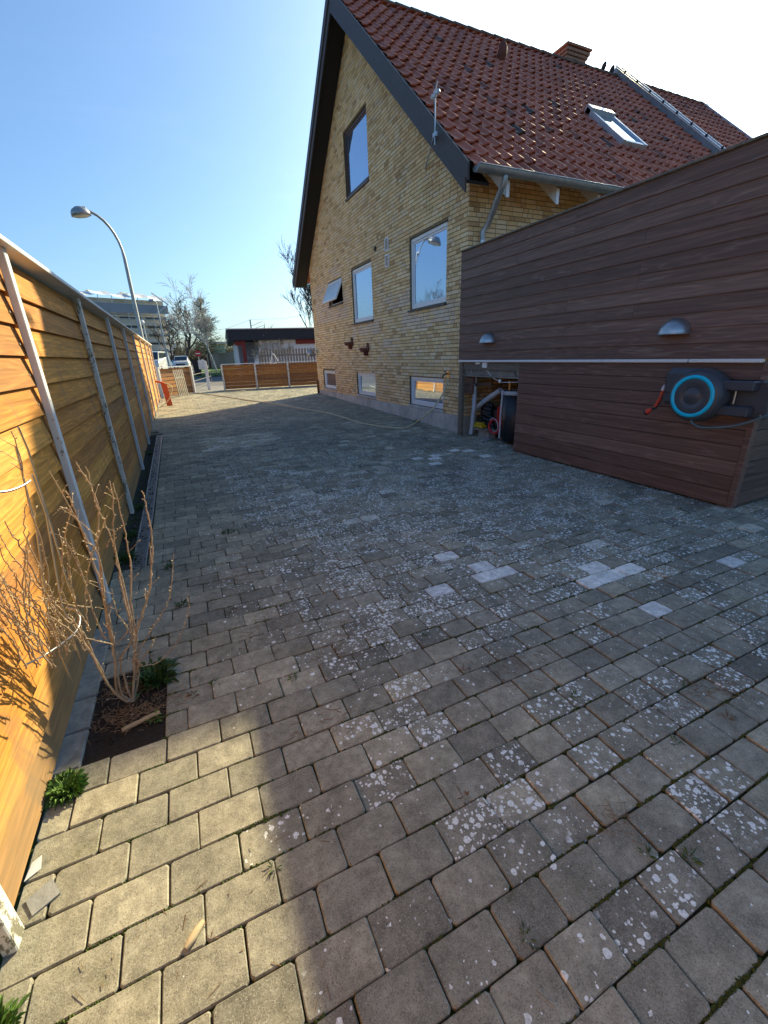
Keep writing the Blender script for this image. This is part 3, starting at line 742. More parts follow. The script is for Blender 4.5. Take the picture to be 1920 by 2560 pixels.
# the other half of the house beyond the party wall
NX = onY(1747, 257, YR)[0]+.1
nb = thing('neighbouring_house', 'neighbouring half of the house beyond the zinc capped party wall, red pantile roof', 'house', (XP, YC, 0))
b = MB(); rr = random.Random(8)
tiles(b, XP+.35, NX, 0, SLEN, rr); e = 2*YR-YE
b.face([(XP+.35, YR, ZR+.03), (NX, YR, ZR+.03), (NX, e, ZE+.03), (XP+.35, e, ZE+.03)], 0, .5)
b.build('roof', M['tile'], nb)
b = MB(); x = XP+.35
while x < NX:
    for k in range(8):
        a0, a1 = PI*k/8, PI*(k+1)/8; q = lambda a, r_, xx: (xx, YR-math.cos(a)*r_, ZR+.005+math.sin(a)*r_*.85)
        b.face([q(a0, .115, x), q(a0, .098, x+.4), q(a1, .098, x+.4), q(a1, .115, x)], sm=True); b.face([q(a0, .115, x), q(a1, .115, x), q(a1, .09, x), q(a0, .09, x)])
    x += .36
b.build('ridge_tiles', M['ridge'], nb)
b = MB(); b.prism([(YC, 0), (YF, 0), (YF, 4.1), (YR, ZR-.05), (YC, 4.1)], 0, XP+.36, NX-.2); b.build('wall', M['mortar'], nb)
b = MB(); b.prism([(YE-.02, ZE-.1), (YE-.02, ZE+.12), (YR, ZR+.14), (YR, ZR-.1)], 0, NX, NX+.05); fixn(b.build('verge_board', M['zincw'], nb))
pw = MB(); pw.prism([(YE+.1, ZE-.2), (YE+.1, ZE+.30), (YR, ZR+.25), (2*YR-YE-.1, ZE+.3), (2*YR-YE-.1, ZE-.2), (YR, ZR-.4)], 0, XP, XP+.22); fixn(pw.build('party_wall', M['zinc'], nb))
pw = MB()
for x in (XP-.02, XP+.20):
    pw.prism([(YE+.08, ZE+.29), (YE+.08, ZE+.33), (YR, ZR+.30), (YR, ZR+.26)], 0, x, x+.035)
fixn(pw.build('wall_capping', M['zincw'], nb))
for k in range(11):
    pw = MB(); p = roofpt(XP-.03, .8+k*.55, .22); pw.box((XP-.035, p[1]-.02, p[2]-.03), (XP-.002, p[1]+.02, p[2]+.02)); pw.build('capping_clip', M['soffit'], nb)
# two aerial dishes on the ridge
for i, (u, v) in enumerate(((1509, 168), (1529, 177))):
    p = onY(u, v, YR); d = thing('roof_aerial', ('left' if i == 0 else 'right')+' of the two small round aerials on the ridge by the party wall', 'aerial', (p[0], YR, ZR+.1), 'small aerials on the ridge')
    b = MB(); b.tube([(p[0]-.22, YR, ZR+.09), (p[0]-.16, YR, p[2]-.12), (p[0]-.05, YR, p[2]-.06), (p[0], YR, p[2])], .014, 6); b.tube([(p[0]+.06, YR, ZR+.09), (p[0]+.0, YR, p[2]-.03)], .012, 6); b.build('arm', M['soffit'], d)
    b = MB(); b.lathe([(0, -.02), (.08, -.018), (.115, 0), (.08, .018), (0, .02)], 14, M=Matrix.Translation(p) @ Matrix.Rotation(.5, 4, 'X') @ Matrix.Rotation(PI/2, 4, 'Y') @ Matrix.Scale(.75, 4, (0, 1, 0))); b.build('dish', M['soffit'], d)
#@@WALLITEMS
# aerial mast on the verge
X0 = XV-.10
p0, p1 = onX(1087, 362, X0), onX(1088, 232, X0)
an = thing('aerial_mast', 'slim grey aerial mast clamped beside the dark verge board', 'aerial', p0)
b = MB(); b.tube([p0, p1], .010, 8); b.build('mast', M['galv'], an)
b = MB(); bw = onX(1062, 335, XW); q = p0.lerp(p1, .2); b.bar((XW, bw[1], q[2]+.02), (X0, q[1], q[2]), .02, .02); b.bar((X0, q[1]-.04, q[2]), (X0, q[1]+.04, q[2]), .03, .05); b.build('bracket', M['galv'], an)
b = MB()
for dy in (-.08, .07): b.lathe([(0, -.03), (.018, -.026), (.026, 0), (.018, .026), (0, .03)], 10, M=Matrix.Translation(p1+Vector((0, dy, -.02))))
b.tube([p1+Vector((0, -.08, -.02)), p1+Vector((0, .07, -.02))], .012, 6); b.tube([p1, p1+Vector((0, -.05, .10))], .008, 6); b.box(p1-Vector((.018, .018, .05)), p1+Vector((.018, .018, .02)))
b.build('insulator_head', M['pvc'], an)
# terracotta half pots
for i, (u, v, nm) in enumerate(((878, 862, 'left'), (917, 877, 'right'))):
    p = onX(u, v, XW); t_ = thing('wall_pot', nm+' of the two terracotta half pots on the gable above the basement windows', 'wall pot', (XW, p[1], p[2]), 'terracotta wall pots')
    Mx = Matrix.Translation((XW-.006, p[1], p[2])) @ Matrix.Rotation(PI/2, 4, 'Z')
    b = MB(); b.lathe([(.0, -.11), (.07, -.11), (.085, -.03), (.16, -.01), (.19, .07), (.175, .07), (.145, 0), (0, 0)], 16, M=Mx, a0=0, a1=PI); b.build('pot', M['terra'], t_)
    b = MB(); b.tube([Vector((XW-.02, p[1]-.11+0*k, p[2]))+Vector((0, .05*math.cos(a), .07+.10*math.sin(a))) for k, a in enumerate([PI*j/8 for j in range(9)])], .014, 8); b.build('handle', M['terra'], t_)
# wall lamp at the far corner
p = onX(800, 884, XW)
t_ = thing('corner_wall_lamp', 'small blue grey shaded lamp at the far corner of the brick gable', 'wall lamp', (XW, YF-.2, p[2]))
b = MB(); b.lathe([(.05, .14), (.07, .13), (.16, -.08), (.15, -.08), (.06, .11), (0, .12)], 16, M=Matrix.Translation((XW-.24, YF-.2, p[2]))); b.build('lamp_shade', M['zinc'], t_)
b = MB(); b.tube([(XW, YF-.2, p[2]+.05), (XW-.12, YF-.2, p[2]+.16), (XW-.24, YF-.2, p[2]+.13)], .014, 8); b.build('arm', M['zinc'], t_)
# tap with hose connector
p = onX(1121, 936, XW); tp = thing('outdoor_tap', 'small brass and black outdoor tap on the brick gable above the right basement window', 'tap', p)
b = MB(); b.box((XW-.012, p[1]-.035, p[2]-.06), (XW, p[1]+.035, p[2]+.06), ch=.004); b.build('back_plate', M['brass'], tp)
b = MB(); b.tube([(XW, p[1], p[2]+.01), (XW-.07, p[1], p[2]+.01), (XW-.10, p[1]+.02, p[2]-.02), (XW-.10, p[1]+.03, p[2]-.06)], .013, 8); b.bar((XW-.07, p[1]-.04, p[2]+.05), (XW-.07, p[1]+.04, p[2]+.05), .015, .012); b.tube([(XW-.07, p[1], p[2]+.01), (XW-.07, p[1], p[2]+.05)], .007, 6); b.build('spout', M['blackp'], tp)
# vent hole
p = onX(939, 622, XW); b = MB(); b.tube([(XW+.01, p[1], p[2]), (XW-.02, p[1], p[2])], .045, 14); b.build('vent_pipe', M['soffit'], house)
#@@SHED
# ---------------------------------------------------------------- dark timber shed with deck screen on top
shed = thing('timber_shed', 'dark brown clad timber shed with tall board screen on top, beside the brick house', 'shed', (XS, 1.9, 0))
SY0, SY1, SZ, TOPZ = 1.885, 6.14, 1.238, 2.80
OY = 4.72      # opening starts here
def boards(y0, y1, z0, z1, n, X, lap, rr, tilt=.010, th=.018, mat=None, axis='x', nails=None):
    b = MB(); h = (z1-z0)/n
    for i in range(n):
        a, c = z0+i*h, z0+(i+1)*h; t = rr.random(); w_ = rr.gauss(0, .0012)
        # board leans: bottom proud, top set back under the one above
        if axis == 'x': pts = lambda yy: [(X-tilt+w_, yy, a+.003), (X+w_, yy, c+(.012 if lap else -.003)), (X+th, yy, c+(.012 if lap else -.003)), (X+th-tilt, yy, a+.003)]
        else: pts = lambda yy: [(yy, X-tilt+w_, a+.003), (yy, X+w_, c+(.012 if lap else -.003)), (yy, X+th, c+(.012 if lap else -.003)), (yy, X+th-tilt, a+.003)]
        cuts = [y0, y1]
        if lap and y1-y0 > 3: cuts = [y0, rr.choice([y0+1.25, y0+2.1, y0+3.0]), y1]
        for q0, q1 in zip(cuts, cuts[1:]):
            A, B = pts(q0+(.0015 if q0 != y0 else 0)), pts(q1-(.0015 if q1 != y1 else 0)); vs = A+B
            fs = [(0, 1, 5, 4), (1, 2, 6, 5), (2, 3, 7, 6), (3, 0, 4, 7), (3, 2, 1, 0), (4, 5, 6, 7)]
            b.faces(vs, fs, 0, t); t = min(1, max(0, t+rr.uniform(-.2, .2)))
        if nails:
            for yy in nails:
                for zz in (a+h*.25, a+h*.75):
                    if axis == 'x':
                        fz = (zz-a)/h; xx = X-tilt*(1-fz)-.002; b.faces([(xx, yy-.004, zz-.004), (xx, yy+.004, zz-.004), (xx, yy+.004, zz+.004), (xx, yy-.004, zz+.004)], [(3, 2, 1, 0)], 1)
    return b
rr = random.Random(21)
nm = M['soffit']
fixn(boards(SY0, SY1, SZ+.03, TOPZ, 12, XS, True, rr, tilt=.012).build('upper_cladding', [M['shed'], nm], shed)) if False else boards(SY0, SY1, SZ+.03, TOPZ, 12, XS, True, rr, tilt=.014, nails=(SY0+.06, SY0+1.2, SY0+2.05, SY0+2.95, SY1-.06)).build('upper_cladding', [M['shed'], nm], shed)
boards(SY0+.05, OY, .02, SZ-.005, 9, XS+.012, False, rr, tilt=.004, nails=(2.2, OY-.05, OY-.09)).build('lower_cladding', [M['shed'], nm], shed)
b = MB(); b.box((XS-.03, SY0-.02, TOPZ+.002), (XS+.06, SY1, TOPZ+.022), ch=.004); b.build('top_cap', M['deckwood'], shed)
# strip in four lengths
st = [6.12, 4.93, 3.4, 2.5, 1.93]
for a, c in zip(st, st[1:]):
    b = MB(); b.box((XS-.035, c+.004, SZ-.004), (XS+.02, a-.002, SZ+.027), ch=.008); b.build('edge_strip', M['whitep'], shed)
b = MB(); b.box((XS-.006, SY0, .02), (XS+.07, SY0+.045, SZ-.01), ch=.004); b.build('corner_board', M['shed'], shed)
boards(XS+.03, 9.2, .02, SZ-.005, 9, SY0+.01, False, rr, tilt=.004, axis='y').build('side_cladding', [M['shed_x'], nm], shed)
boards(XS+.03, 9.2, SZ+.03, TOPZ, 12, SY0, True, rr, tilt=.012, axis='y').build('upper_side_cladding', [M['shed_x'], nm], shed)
b = MB(); b.box((XS+.022, SY0+.05, SZ-.12), (9.2, SY1, SZ+.05)); b.build('deck', M['deckwood'], shed)
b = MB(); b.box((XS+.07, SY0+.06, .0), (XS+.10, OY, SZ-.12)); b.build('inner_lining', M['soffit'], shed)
b = MB(); b.box((XS+.0, SY1-.10, 0), (XS+.06, SY1-.01, SZ-.005), ch=.004); b.build('door_post', M['deckwood'], shed)
b = MB(); b.box((XS+.03, OY-.04, 0), (XS+.08, OY+.02, SZ-.005), ch=.004); b.build('inner_post', M['shed'], shed)
b = MB(); b.box((XS+.05, OY+.02, SZ-.20), (XS+.09, SY1-.1, SZ-.03), ch=.003); b.box((XS+.03, OY+.02, SZ-.225), (XS+.11, SY1-.1, SZ-.2), ch=.003); b.build('lintel_beam', M['greyw'], shed)
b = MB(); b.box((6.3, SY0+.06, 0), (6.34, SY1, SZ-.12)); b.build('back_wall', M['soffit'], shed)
b = MB(); b.box((XS+.12, SY1-.25, SZ-.35), (XS+.16, SY1-.02, SZ-.22)); b.box((XS+.10, SY1-.25, SZ-.50), (XS+.14, SY1-.02, SZ-.36)); b.build('inner_board', M['shed'], shed)
# wall lamps, half domes
def dome(u, v, r, lab):
    p = onX(u, v, XS-.012); t_ = thing('dome_wall_lamp', lab, 'wall lamp', p, 'galvanised half dome lamps on the dark screen')
    b = MB(); prof = [(r*math.cos(a), r*1.02*math.sin(a)) for a in [PI/2*k/8 for k in range(9)]]
    Mx = Matrix.Translation(p) @ Matrix.Rotation(PI/2, 4, 'Z')
    b.lathe(prof, 20, M=Mx, a0=0, a1=PI); b.lathe([(q[0]*.96, q[1]*.96) for q in prof], 20, M=Mx, a0=0, a1=PI); b.lathe([(r, 0), (r*1.03, -.004), (r*1.03, .008), (r, .012)], 20, M=Mx, a0=0, a1=PI)
    b.build('lamp_shade', M['galv'], t_)
    b = MB(); b.box(p+Vector((0, -r*.7, .01)), p+Vector((-.012, r*.7, r*.6))); b.tube([p+Vector((-.05, -.03, .05)), p+Vector((-.05, .03, .05))], .022, 8); b.build('socket', M['whitep'], t_)
dome(1686, 836, .138, 'larger half dome metal lamp above the hose reel on the dark screen')
dome(1222, 857, .138, 'small looking half dome metal lamp near the brick corner on the dark screen')
# objects seen in the shed opening
def Q(u, v, X): return onX(u, v, X)
pf = thing('white_drain_pipe', 'upright pale plastic pipe with sleeve and elbow foot inside the shed opening', 'pipe', Q(1176, 1085, XS+.18))
X = XS+.18; b = MB(); b.tube([Q(1190, 925, X), Q(1187, 985, X)], .028, 12); b.build('pipe', M['pvc'], pf)
b = MB(); b.tube([Q(1187, 983, X), Q(1184, 1030, X)], .035, 12); b.build('sleeve', M['pvc'], pf)
b = MB(); b.tube([Q(1183, 1030, X), Q(1179, 1070, X), Q(1177, 1084, X)], [.032, .032, .04], 12); b.build('foot', M['pvc'], pf)
b = MB(); b.bar(Q(1184, 962, X-.01), Q(1230, 960, X), .02, .05); b.build('strap', M['blackp'], pf)
b = MB(); X = XS+.3; b.tube([Q(1190, 1020, X), Q(1215, 1000, X), Q(1252, 975, X)], .042, 12); tag(b.build('slanting_pipe', M['pvc'], origin=Q(1190, 1020, X)), 'grey plastic pipe slanting up to the right inside the shed opening', 'pipe')
# junction boxes and cables under the strip
for i, (u0, v0, u1, v1, lab) in enumerate(((1192, 901, 1202, 911, 'left white junction box tight under the white strip above the shed opening'), (1209, 905, 1219, 920, 'right white junction box hanging lower above the shed opening'))):
    a, c = Q(u0, v0, XS+.03), Q(u1, v1, XS+.03); b = MB(); b.box(a, c+Vector((-.03, 0, 0)), ch=.006); tag(b.build('junction_box', M['whitep'], origin=a), lab, 'junction box', 'white junction boxes above the shed opening')
b = MB(); X = XS+.04
def curve(P, n=6):
    P = [Vector(p) for p in P]; P = [P[0]*2-P[1]]+P+[P[-1]*2-P[-2]]; out = []
    for i in range(1, len(P)-2):
        for k in range(n):
            t = k/n; a, b_, c, d = P[i-1:i+3]
            out.append(.5*((2*b_)+(c-a)*t+(2*a-5*b_+4*c-d)*t*t+(3*b_-a-3*c+d)*t**3))
    out.append(P[-2]); return out
b.tube(curve([Q(1214, 920, X), Q(1226, 938, X), Q(1238, 948, X), Q(1250, 953, X)]), .0045, 6); b.tube(curve([Q(1255, 956, X), Q(1275, 956, X), Q(1300, 955, X)]), .0045, 6)
b.tube(curve([Q(1209, 915, X), Q(1195, 914, X), Q(1182, 918, X), Q(1178, 930, X)]), .0045, 6); b.tube(curve([Q(1222, 917, X), Q(1235, 917, X), Q(1243, 912, X), Q(1242, 902, X)]), .0045, 6)
b.tube(curve([Q(1218, 912, X), Q(1230, 909, X), Q(1238, 902, X)]), .0035, 6)
tag(b.build('cable', M['whitep'], origin=Q(1214, 920, X)), 'thin white cables looping from the junction boxes across the opening', 'cable')
b = MB(); a = Q(1249, 948, X); b.box(a, Q(1253, 957, X)+Vector((-.02, 0, 0)), ch=.003); tag(b.build('plug_connector', M['whitep'], origin=a), 'small white plug connector on the cable in the opening', 'plug')
b = MB(); b.tube(curve([Q(1302, 902, XS+.06), Q(1291, 915, XS+.06), Q(1290, 935, XS+.06), Q(1300, 955, XS+.06)]), .016, 8); tag(b.build('black_conduit', M['blackp'], origin=Q(1302, 902, XS+.06)), 'black flexible conduit curving down beside the opening', 'cable')
# black bin / water butt with grey rim on a metal stand
X = XS+.38; c = Q(1285, 1090, X); c.z = 0
wb = thing('black_barrel', 'tall black plastic barrel with a pale grey rim standing in the shed opening', 'barrel', c)
rt = Q(1285, 975, X).z
b = MB(); b.lathe([(0, .06), (.19, .06), (.205, .3), (.215, rt-.04), (0, rt-.04)], 24, M=Matrix.Translation(c)); b.build('barrel_body', M['blackp'], wb)
b = MB(); b.lathe([(.215, rt-.06), (.235, rt-.055), (.238, rt-.0), (.22, rt+.002), (.2, rt-.01)], 24, M=Matrix.Translation(c)); b.build('rim', M['pvc'], wb)
b = MB(); b.tube([c+Vector((-.1, .06, rt)), c+Vector((-.1, .06, rt+.10))], .02, 10); b.tube([c+Vector((-.1, .06, rt+.10)), c+Vector((-.1, .06, rt+.14))], .026, 8); b.build('tap_fitting', M['brass'], wb)
X = XS+.12; b = MB(); b.tube([Q(1257, 975, X), Q(1252, 1030, X), Q(1248, 1095, X)], .013, 8); tag(b.build('grey_pole', M['pvc'], origin=Q(1248, 1095, X)), 'thin grey pole standing in front of the red chair', 'pole')
# red plastic folding thing behind it
X = XS+.2
def outline(pts, X, th, mat, name, inner=None):
    b = MB(); P = [Q(u, v, X) for u, v in pts]; b.tube(curve(P+[P[0]], 4), .014, 8); return b
rc = thing('red_chair', 'red plastic seat shell leaning in the shed opening behind a grey pole', 'seat', Q(1262, 1065, X))
b = outline([(1246, 1055), (1245, 1025), (1252, 1016), (1262, 1016), (1269, 1035), (1266, 1045), (1258, 1050), (1254, 1062)], X, 0, None, ''); b.build('rim', M['red'], rc)
b = MB(); P = [Q(u, v, X+.04) for u, v in [(1246, 1064), (1245, 1025), (1252, 1016), (1260, 1016), (1268, 1030), (1270, 1066)]]; b.faces(P+[p+Vector((.03, 0, 0)) for p in P], [tuple(range(6)), tuple(range(11, 5, -1))]+[(i, (i+1) % 6, 6+(i+1) % 6, 6+i) for i in range(6)]); fixn(b.build('shell', M['red'], rc))
rg = thing('red_cable_reel', 'red open hoop frame with pale wire lying on the floor of the shed opening', 'cable reel', Q(1238, 1090, X-.05))
b = MB(); X2 = X-.08; P = [Q(1236+13*math.cos(a), 1066+17*math.sin(a), X2) for a in [2*PI*k/20 for k in range(21)]]; b.tube(P, .018, 8); b.build('hoop', M['red'], rg)
b = MB(); b.tube(curve([Q(1225, 1050, X2-.03), Q(1232, 1045, X2-.03), Q(1241, 1052, X2-.03), Q(1245, 1070, X2-.03), Q(1238, 1078, X2-.03), Q(1231, 1076, X2-.03)]), .005, 6); b.build('wire', M['pvc'], rg)
# concrete block with plank, yellow and black tool
X = XS+.22; a, c = Q(1195, 1074, X), Q(1221, 1096, X)
b = MB(); b.box((X, a.y, 0), (X+.14, c.y, Q(1200, 1076, X).z), ch=.006); tag(b.build('concrete_block', M['concrete'], origin=(X, a.y, 0)), 'grey concrete block supporting a plank in the shed opening', 'block')
z = Q(1200, 1076, X).z; b = MB(); b.box((X-.03, Q(1188, 1070, X).y, z+.001), (X+.15, Q(1222, 1070, X).y, z+.035), ch=.004); tag(b.build('short_plank', M['greyw'], origin=(X, a.y, z)), 'short weathered plank lying on the concrete block', 'plank')
yt = thing('yellow_power_tool', 'yellow and black power tool with ribbed hose on the plank', 'power tool', (X+.05, Q(1197, 1062, X).y, z+.036))
y0_, y1_ = Q(1206, 1062, X).y, Q(1185, 1062, X).y
b = MB(); b.box((X-.02, y0_, z+.036), (X+.10, y1_, z+.085), ch=.015); b.box((X-.01, y0_+.03, z+.086), (X+.08, y1_-.02, z+.13), ch=.02); b.build('body', M['yellow'], yt)
b = MB(); b.tube([(X+.03, (y0_+y1_)/2, z+.12), (X+.04, (y0_+y1_)/2-.04, z+.20)], .03, 10); b.build('motor', M['blackp'], yt)
bg_ = thing('black_ribbed_bag', 'crumpled black ribbed bag stacked behind the yellow tool in the opening', 'bag', (X+.2, Q(1225, 1050, X).y, 0))
b = MB()
for k in range(8):
    zz = .10+k*.062; yy = Q(1222, 1050, X+.2).y; L_ = .20-.012*k
    b.tube(curve([(X+.16+.02*math.sin(k), yy-L_, zz), (X+.13, yy, zz+.03+.02*math.sin(k*2)), (X+.17, yy+L_, zz+.05)], 5), .036, 8)
b.build('ribs', M['blackp'], bg_)
b = MB(); b.box((X+.18, Q(1222, 1050, X+.2).y-.2, 0), (X+.38, Q(1222, 1050, X+.2).y+.18, .5), ch=.05); b.build('bag_body', M['blackp'], bg_)
b = MB()
for P in ([(1203, 1102), (1215, 1096), (1235, 1094)], [(1252, 1098), (1262, 1095), (1270, 1097)], [(1204, 1102), (1220, 1099), (1238, 1093)]): b.tube(curve([G(u, v, .02) for u, v in P]), .009, 6)
tag(b.build('metal_tripod_foot', M['pvc'], origin=G(1235, 1096)), 'flat grey metal foot pieces lying on the paving by the opening', 'metal stand')
#@@REEL
# ---------------------------------------------------------------- hose reel
X = XS-.235; c = Q(1730, 991, X); RR = abs(Q(1730, 991-54, X).z-c.z)
hr = thing('hose_reel', 'dark grey wall hose reel with turquoise ring on the lower shed cladding', 'hose reel', (XS, c.y, c.z))
Mx = Matrix.Translation((0, c.y, c.z)) @ Matrix.Rotation(-PI/2, 4, 'Y')   # local z -> -x
def lx(prof): return [(r, -x) for r, x in prof]
b = MB()
# prof in (r, x): from the wall side to the front
b.lathe([(r, -x) for r, x in [(0, XS-.05), (RR*1.12, XS-.05), (RR*1.25, XS-.07), (RR*1.28, XS-.12), (RR*1.22, XS-.19), (RR*1.13, XS-.225), (RR*1.04, XS-.235), (RR*.98, XS-.235)]], 48, M=Mx); b.build('drum_case', M['darkg'], hr)
b = MB(); b.lathe([(r, -x) for r, x in [(RR*1.0, XS-.234), (RR*.99, XS-.246), (RR*.84, XS-.246), (RR*.83, XS-.236)]], 48, M=Mx); b.build('ring', M['cyan'], hr)
b = MB(); b.lathe([(r, -x) for r, x in [(RR*.83, XS-.238), (RR*.80, XS-.240), (RR*.41, XS-.240), (RR*.40, XS-.2375), (RR*.39, XS-.240), (0, XS-.240)]], 48, M=Mx); b.build('face_disc', M['darkg'], hr)
b = MB(); yl = Q(1663, 960, XS-.17).y   # shoulder block on the side of the nozzle outlet
b.box((XS-.215, c.y-RR*.1, c.z-RR*.1), (XS-.07, yl, c.z+RR*1.27), ch=.045); b.box((XS-.205, c.y+RR*.5, c.z-RR*.5), (XS-.09, yl-.012, c.z+RR*.6), ch=.03); b.build('outlet_block', M['darkg'], hr)
yr = c.y-RR*1.05; b = MB()
for zo in (.095, -.105): b.box((XS-.16, yr-.21, c.z+zo-.038), (XS-.07, yr+.06, c.z+zo+.038), ch=.008)
b.build('bracket_arm', M['darkg'], hr)
b = MB(); b.box((XS-.07, yr-.30, c.z-.16), (XS-.012, yr-.02, c.z+.13), ch=.01); b.build('wall_bracket', M['darkg'], hr)
b = MB(); b.tube([(XS-.12, yr-.08, c.z-.05), (XS-.12, yr-.08, c.z+.06)], .008, 8); b.build('pivot_pin', M['galv'], hr)
for dz in (.10, -.13): b = MB(); b.tube([(XS-.07, yr-.27, c.z+dz), (XS-.076, yr-.27, c.z+dz)], .008, 8); b.build('screw', M['galv'], hr)
pp = [(XS-.20, c.y-RR*.1, c.z-RR*1.0), (XS-.22, c.y-RR*.25, c.z-RR*1.28), (XS-.21, c.y-RR*.8, c.z-RR*1.42), (XS-.15, c.y-RR*2., c.z-RR*1.18), (XS-.10, c.y-RR*3.15, c.z-RR*.45), (XS-.08, c.y-RR*3.35, c.z+.03), (XS-.08, c.y-RR*3., c.z+.11), (XS-.09, c.y-RR*2.4, c.z+.13)]
b = MB(); b.tube(curve(pp, 8), .010, 10); b.build('feed_hose', M['hoseg'], hr)
# spray nozzle hanging from the outlet
X = XS-.15; nz_ = thing('spray_nozzle', 'orange and black spray nozzle hanging from the hose reel outlet', 'nozzle', Q(1640, 1000, X))
b = MB(); b.tube([Q(1662, 962, X), Q(1659, 973, X)], .011, 8); b.tube([Q(1661, 966, X), Q(1657, 976, X)], .017, 10); b.build('connector', M['pvc'], nz_)
b = MB(); b.tube([Q(1657, 976, X), Q(1653, 990, X), Q(1645, 1004, X), Q(1637, 1018, X)], [.014, .013, .015, .012], 10); b.tube([Q(1630, 1022, X), Q(1618, 1029, X)], [.014, .030], 12); b.build('grip', M['orange'], nz_)
b = MB(); b.tube([Q(1642, 1018, X), Q(1630, 1023, X)], .012, 10); b.tube([Q(1618, 1029, X), Q(1614, 1031, X)], .031, 12); b.tube([Q(1656, 985, X-.015), Q(1652, 1006, X-.02), Q(1643, 1016, X)], .005, 6); b.build('spray_head', M['blackp'], nz_)
#@@FENCE
# ---------------------------------------------------------------- left boundary fence
FX = -.69
fe = thing('boundary_fence', 'tall orange brown board fence with white posts and cap along the left of the driveway', 'fence', (FX, 8, 0))
ps = [-2.65, -.83, 1.0, 2.82, 4.63, 6.45, 8.28, 10.1, 11.92, 13.73, 15.5, 17.25]
rr = random.Random(31); FT = 1.925
for a, c in zip(ps, ps[1:]):
    b = MB(); n = 13; zb0, zb1 = gz(a), gz(c)
    for i in range(n):
        h0 = .02+i*(FT-.06)/n; h1 = .02+(i+1)*(FT-.06)/n
        f = lambda zb, h: zb*(1-h/FT)+h   # bottom follows the ground, top level
        t = rr.random(); ov = .018; w_ = rr.gauss(0, .0025); w2 = rr.gauss(0, .0025)
        for (ya, za, yb_, zb_) in ((a, zb0, c, zb1),):
            A = [(FX+.026+w_, ya, f(za, h0)-.004), (FX+.0, ya, f(za, h1)+ov), (FX-.014, ya, f(za, h1)+ov), (FX+.008, ya, f(za, h0)-.004)]
            B = [(FX+.026+w2, yb_, f(zb_, h0)-.004), (FX+.0, yb_, f(zb_, h1)+ov), (FX-.014, yb_, f(zb_, h1)+ov), (FX+.008, yb_, f(zb_, h0)-.004)]
            b.faces(A+B, [(0, 4, 5, 1), (1, 5, 6, 2), (2, 6, 7, 3), (3, 7, 4, 0), (0, 1, 2, 3), (7, 6, 5, 4)][::1], 0, t)
    for yy in (a+.06, c-.06):
        for i in range(n):
            zz = .02+(i+.35)*(FT-.06)/n+gz(yy)*.8; b.face([(FX+.0245, yy-.004, zz-.004), (FX+.0245, yy+.004, zz-.004), (FX+.0225, yy+.004, zz+.004), (FX+.0225, yy-.004, zz+.004)], 1)
    b.build('board_panel', [M['fence'], M['steel']], fe)
for i, p in enumerate(ps):
    b = MB(); lean = rr.gauss(0, .006)
    b.box((FX+.028, p-.027, gz(p)-.0), (FX+.062, p+.027, FT), ch=.003); b.build('post', M['whiteold'] if i in (2, 4) else M['white'], fe)
for a, c in zip(ps[::2], ps[2::2]+[17.25]):
    if c > a: 
        b = MB(); b.box((FX-.05, a-.045 if a < 0 else a, FT+.001), (FX+.10, c-.004, FT+.026), ch=.003); b.build('cap_board', M['white'], fe)
#@@LOW
# ---------------------------------------------------------------- low fences at the street
def lowfence(name, label, A, B, H_, nb, posts, pm, lit=None):
    A, B = Vector((A[0], A[1], gz(A[1]))), Vector((B[0], B[1], gz(B[1]))); t_ = thing(name, label, 'fence', A); d = B-A; L_ = d.length; u = d.normalized(); nrm = Vector((u.y, -u.x, 0)).normalized()
    P = [A+u*L_*q for q in posts]
    for p, q in zip(P, P[1:]):
        b = MB()
        for i in range(nb):
            a0 = .03+i*(H_-.06)/nb; a1 = a0+(H_-.06)/nb-.006
            b.faces([p+nrm*.015+Vector((0, 0, a0)), q+nrm*.015+Vector((0, 0, a0)), q+nrm*.0+Vector((0, 0, a1)), p+nrm*.0+Vector((0, 0, a1)), p-nrm*.01+Vector((0, 0, a0)), q-nrm*.01+Vector((0, 0, a0)), q-nrm*.015+Vector((0, 0, a1)), p-nrm*.015+Vector((0, 0, a1))], [(0, 1, 2, 3), (7, 6, 5, 4), (3, 2, 6, 7), (1, 0, 4, 5), (0, 3, 7, 4), (1, 5, 6, 2)], 0, rr.random())
        b.build('board_panel', M['fencex'], t_)
    for p in P:
        b = MB(); b.bar(p+nrm*.05, p+nrm*.05+Vector((0, 0, H_)), .09, .07, up=(u.x, u.y, 0)); b.build('post', pm, t_)
    b = MB(); b.bar(A+Vector((0, 0, H_+.015))+nrm*.02, B+Vector((0, 0, H_+.015))+nrm*.02, .14, .028); b.build('cap_board', M['white'], t_)
    return t_
M['fencex'] = wood('low_fence_board_wood', [(0, (.25, .12, .055)), (.5, (.38, .17, .055)), (1, (.46, .22, .07))], axis=0, gst=.3)
lowfence('low_fence', 'low board fence with white cap left of the gateway, slatted pallet leaning on it', (-.62, 17.55), (.48, 18.85), 1.0, 7, (0, 1), M['white'])
lowfence('low_fence', 'long low board fence with white posts right of the gateway, running to the house', (1.72, 19.5), (9.2, 18.5), 1.0, 7, (0, .175, .355, .535, .73, 1), M['whiteold'])
b = MB()
for k in range(5):
    y = 17.42+k*.16; b.box((-.62, y, gz(y)), (-.56, y+.06, 1.22), ch=.004)
tag(b.build('stepped_posts', M['white'], origin=(-.6, 17.4, gz(17.4))), 'row of short white posts between the tall and the low fence', 'posts')
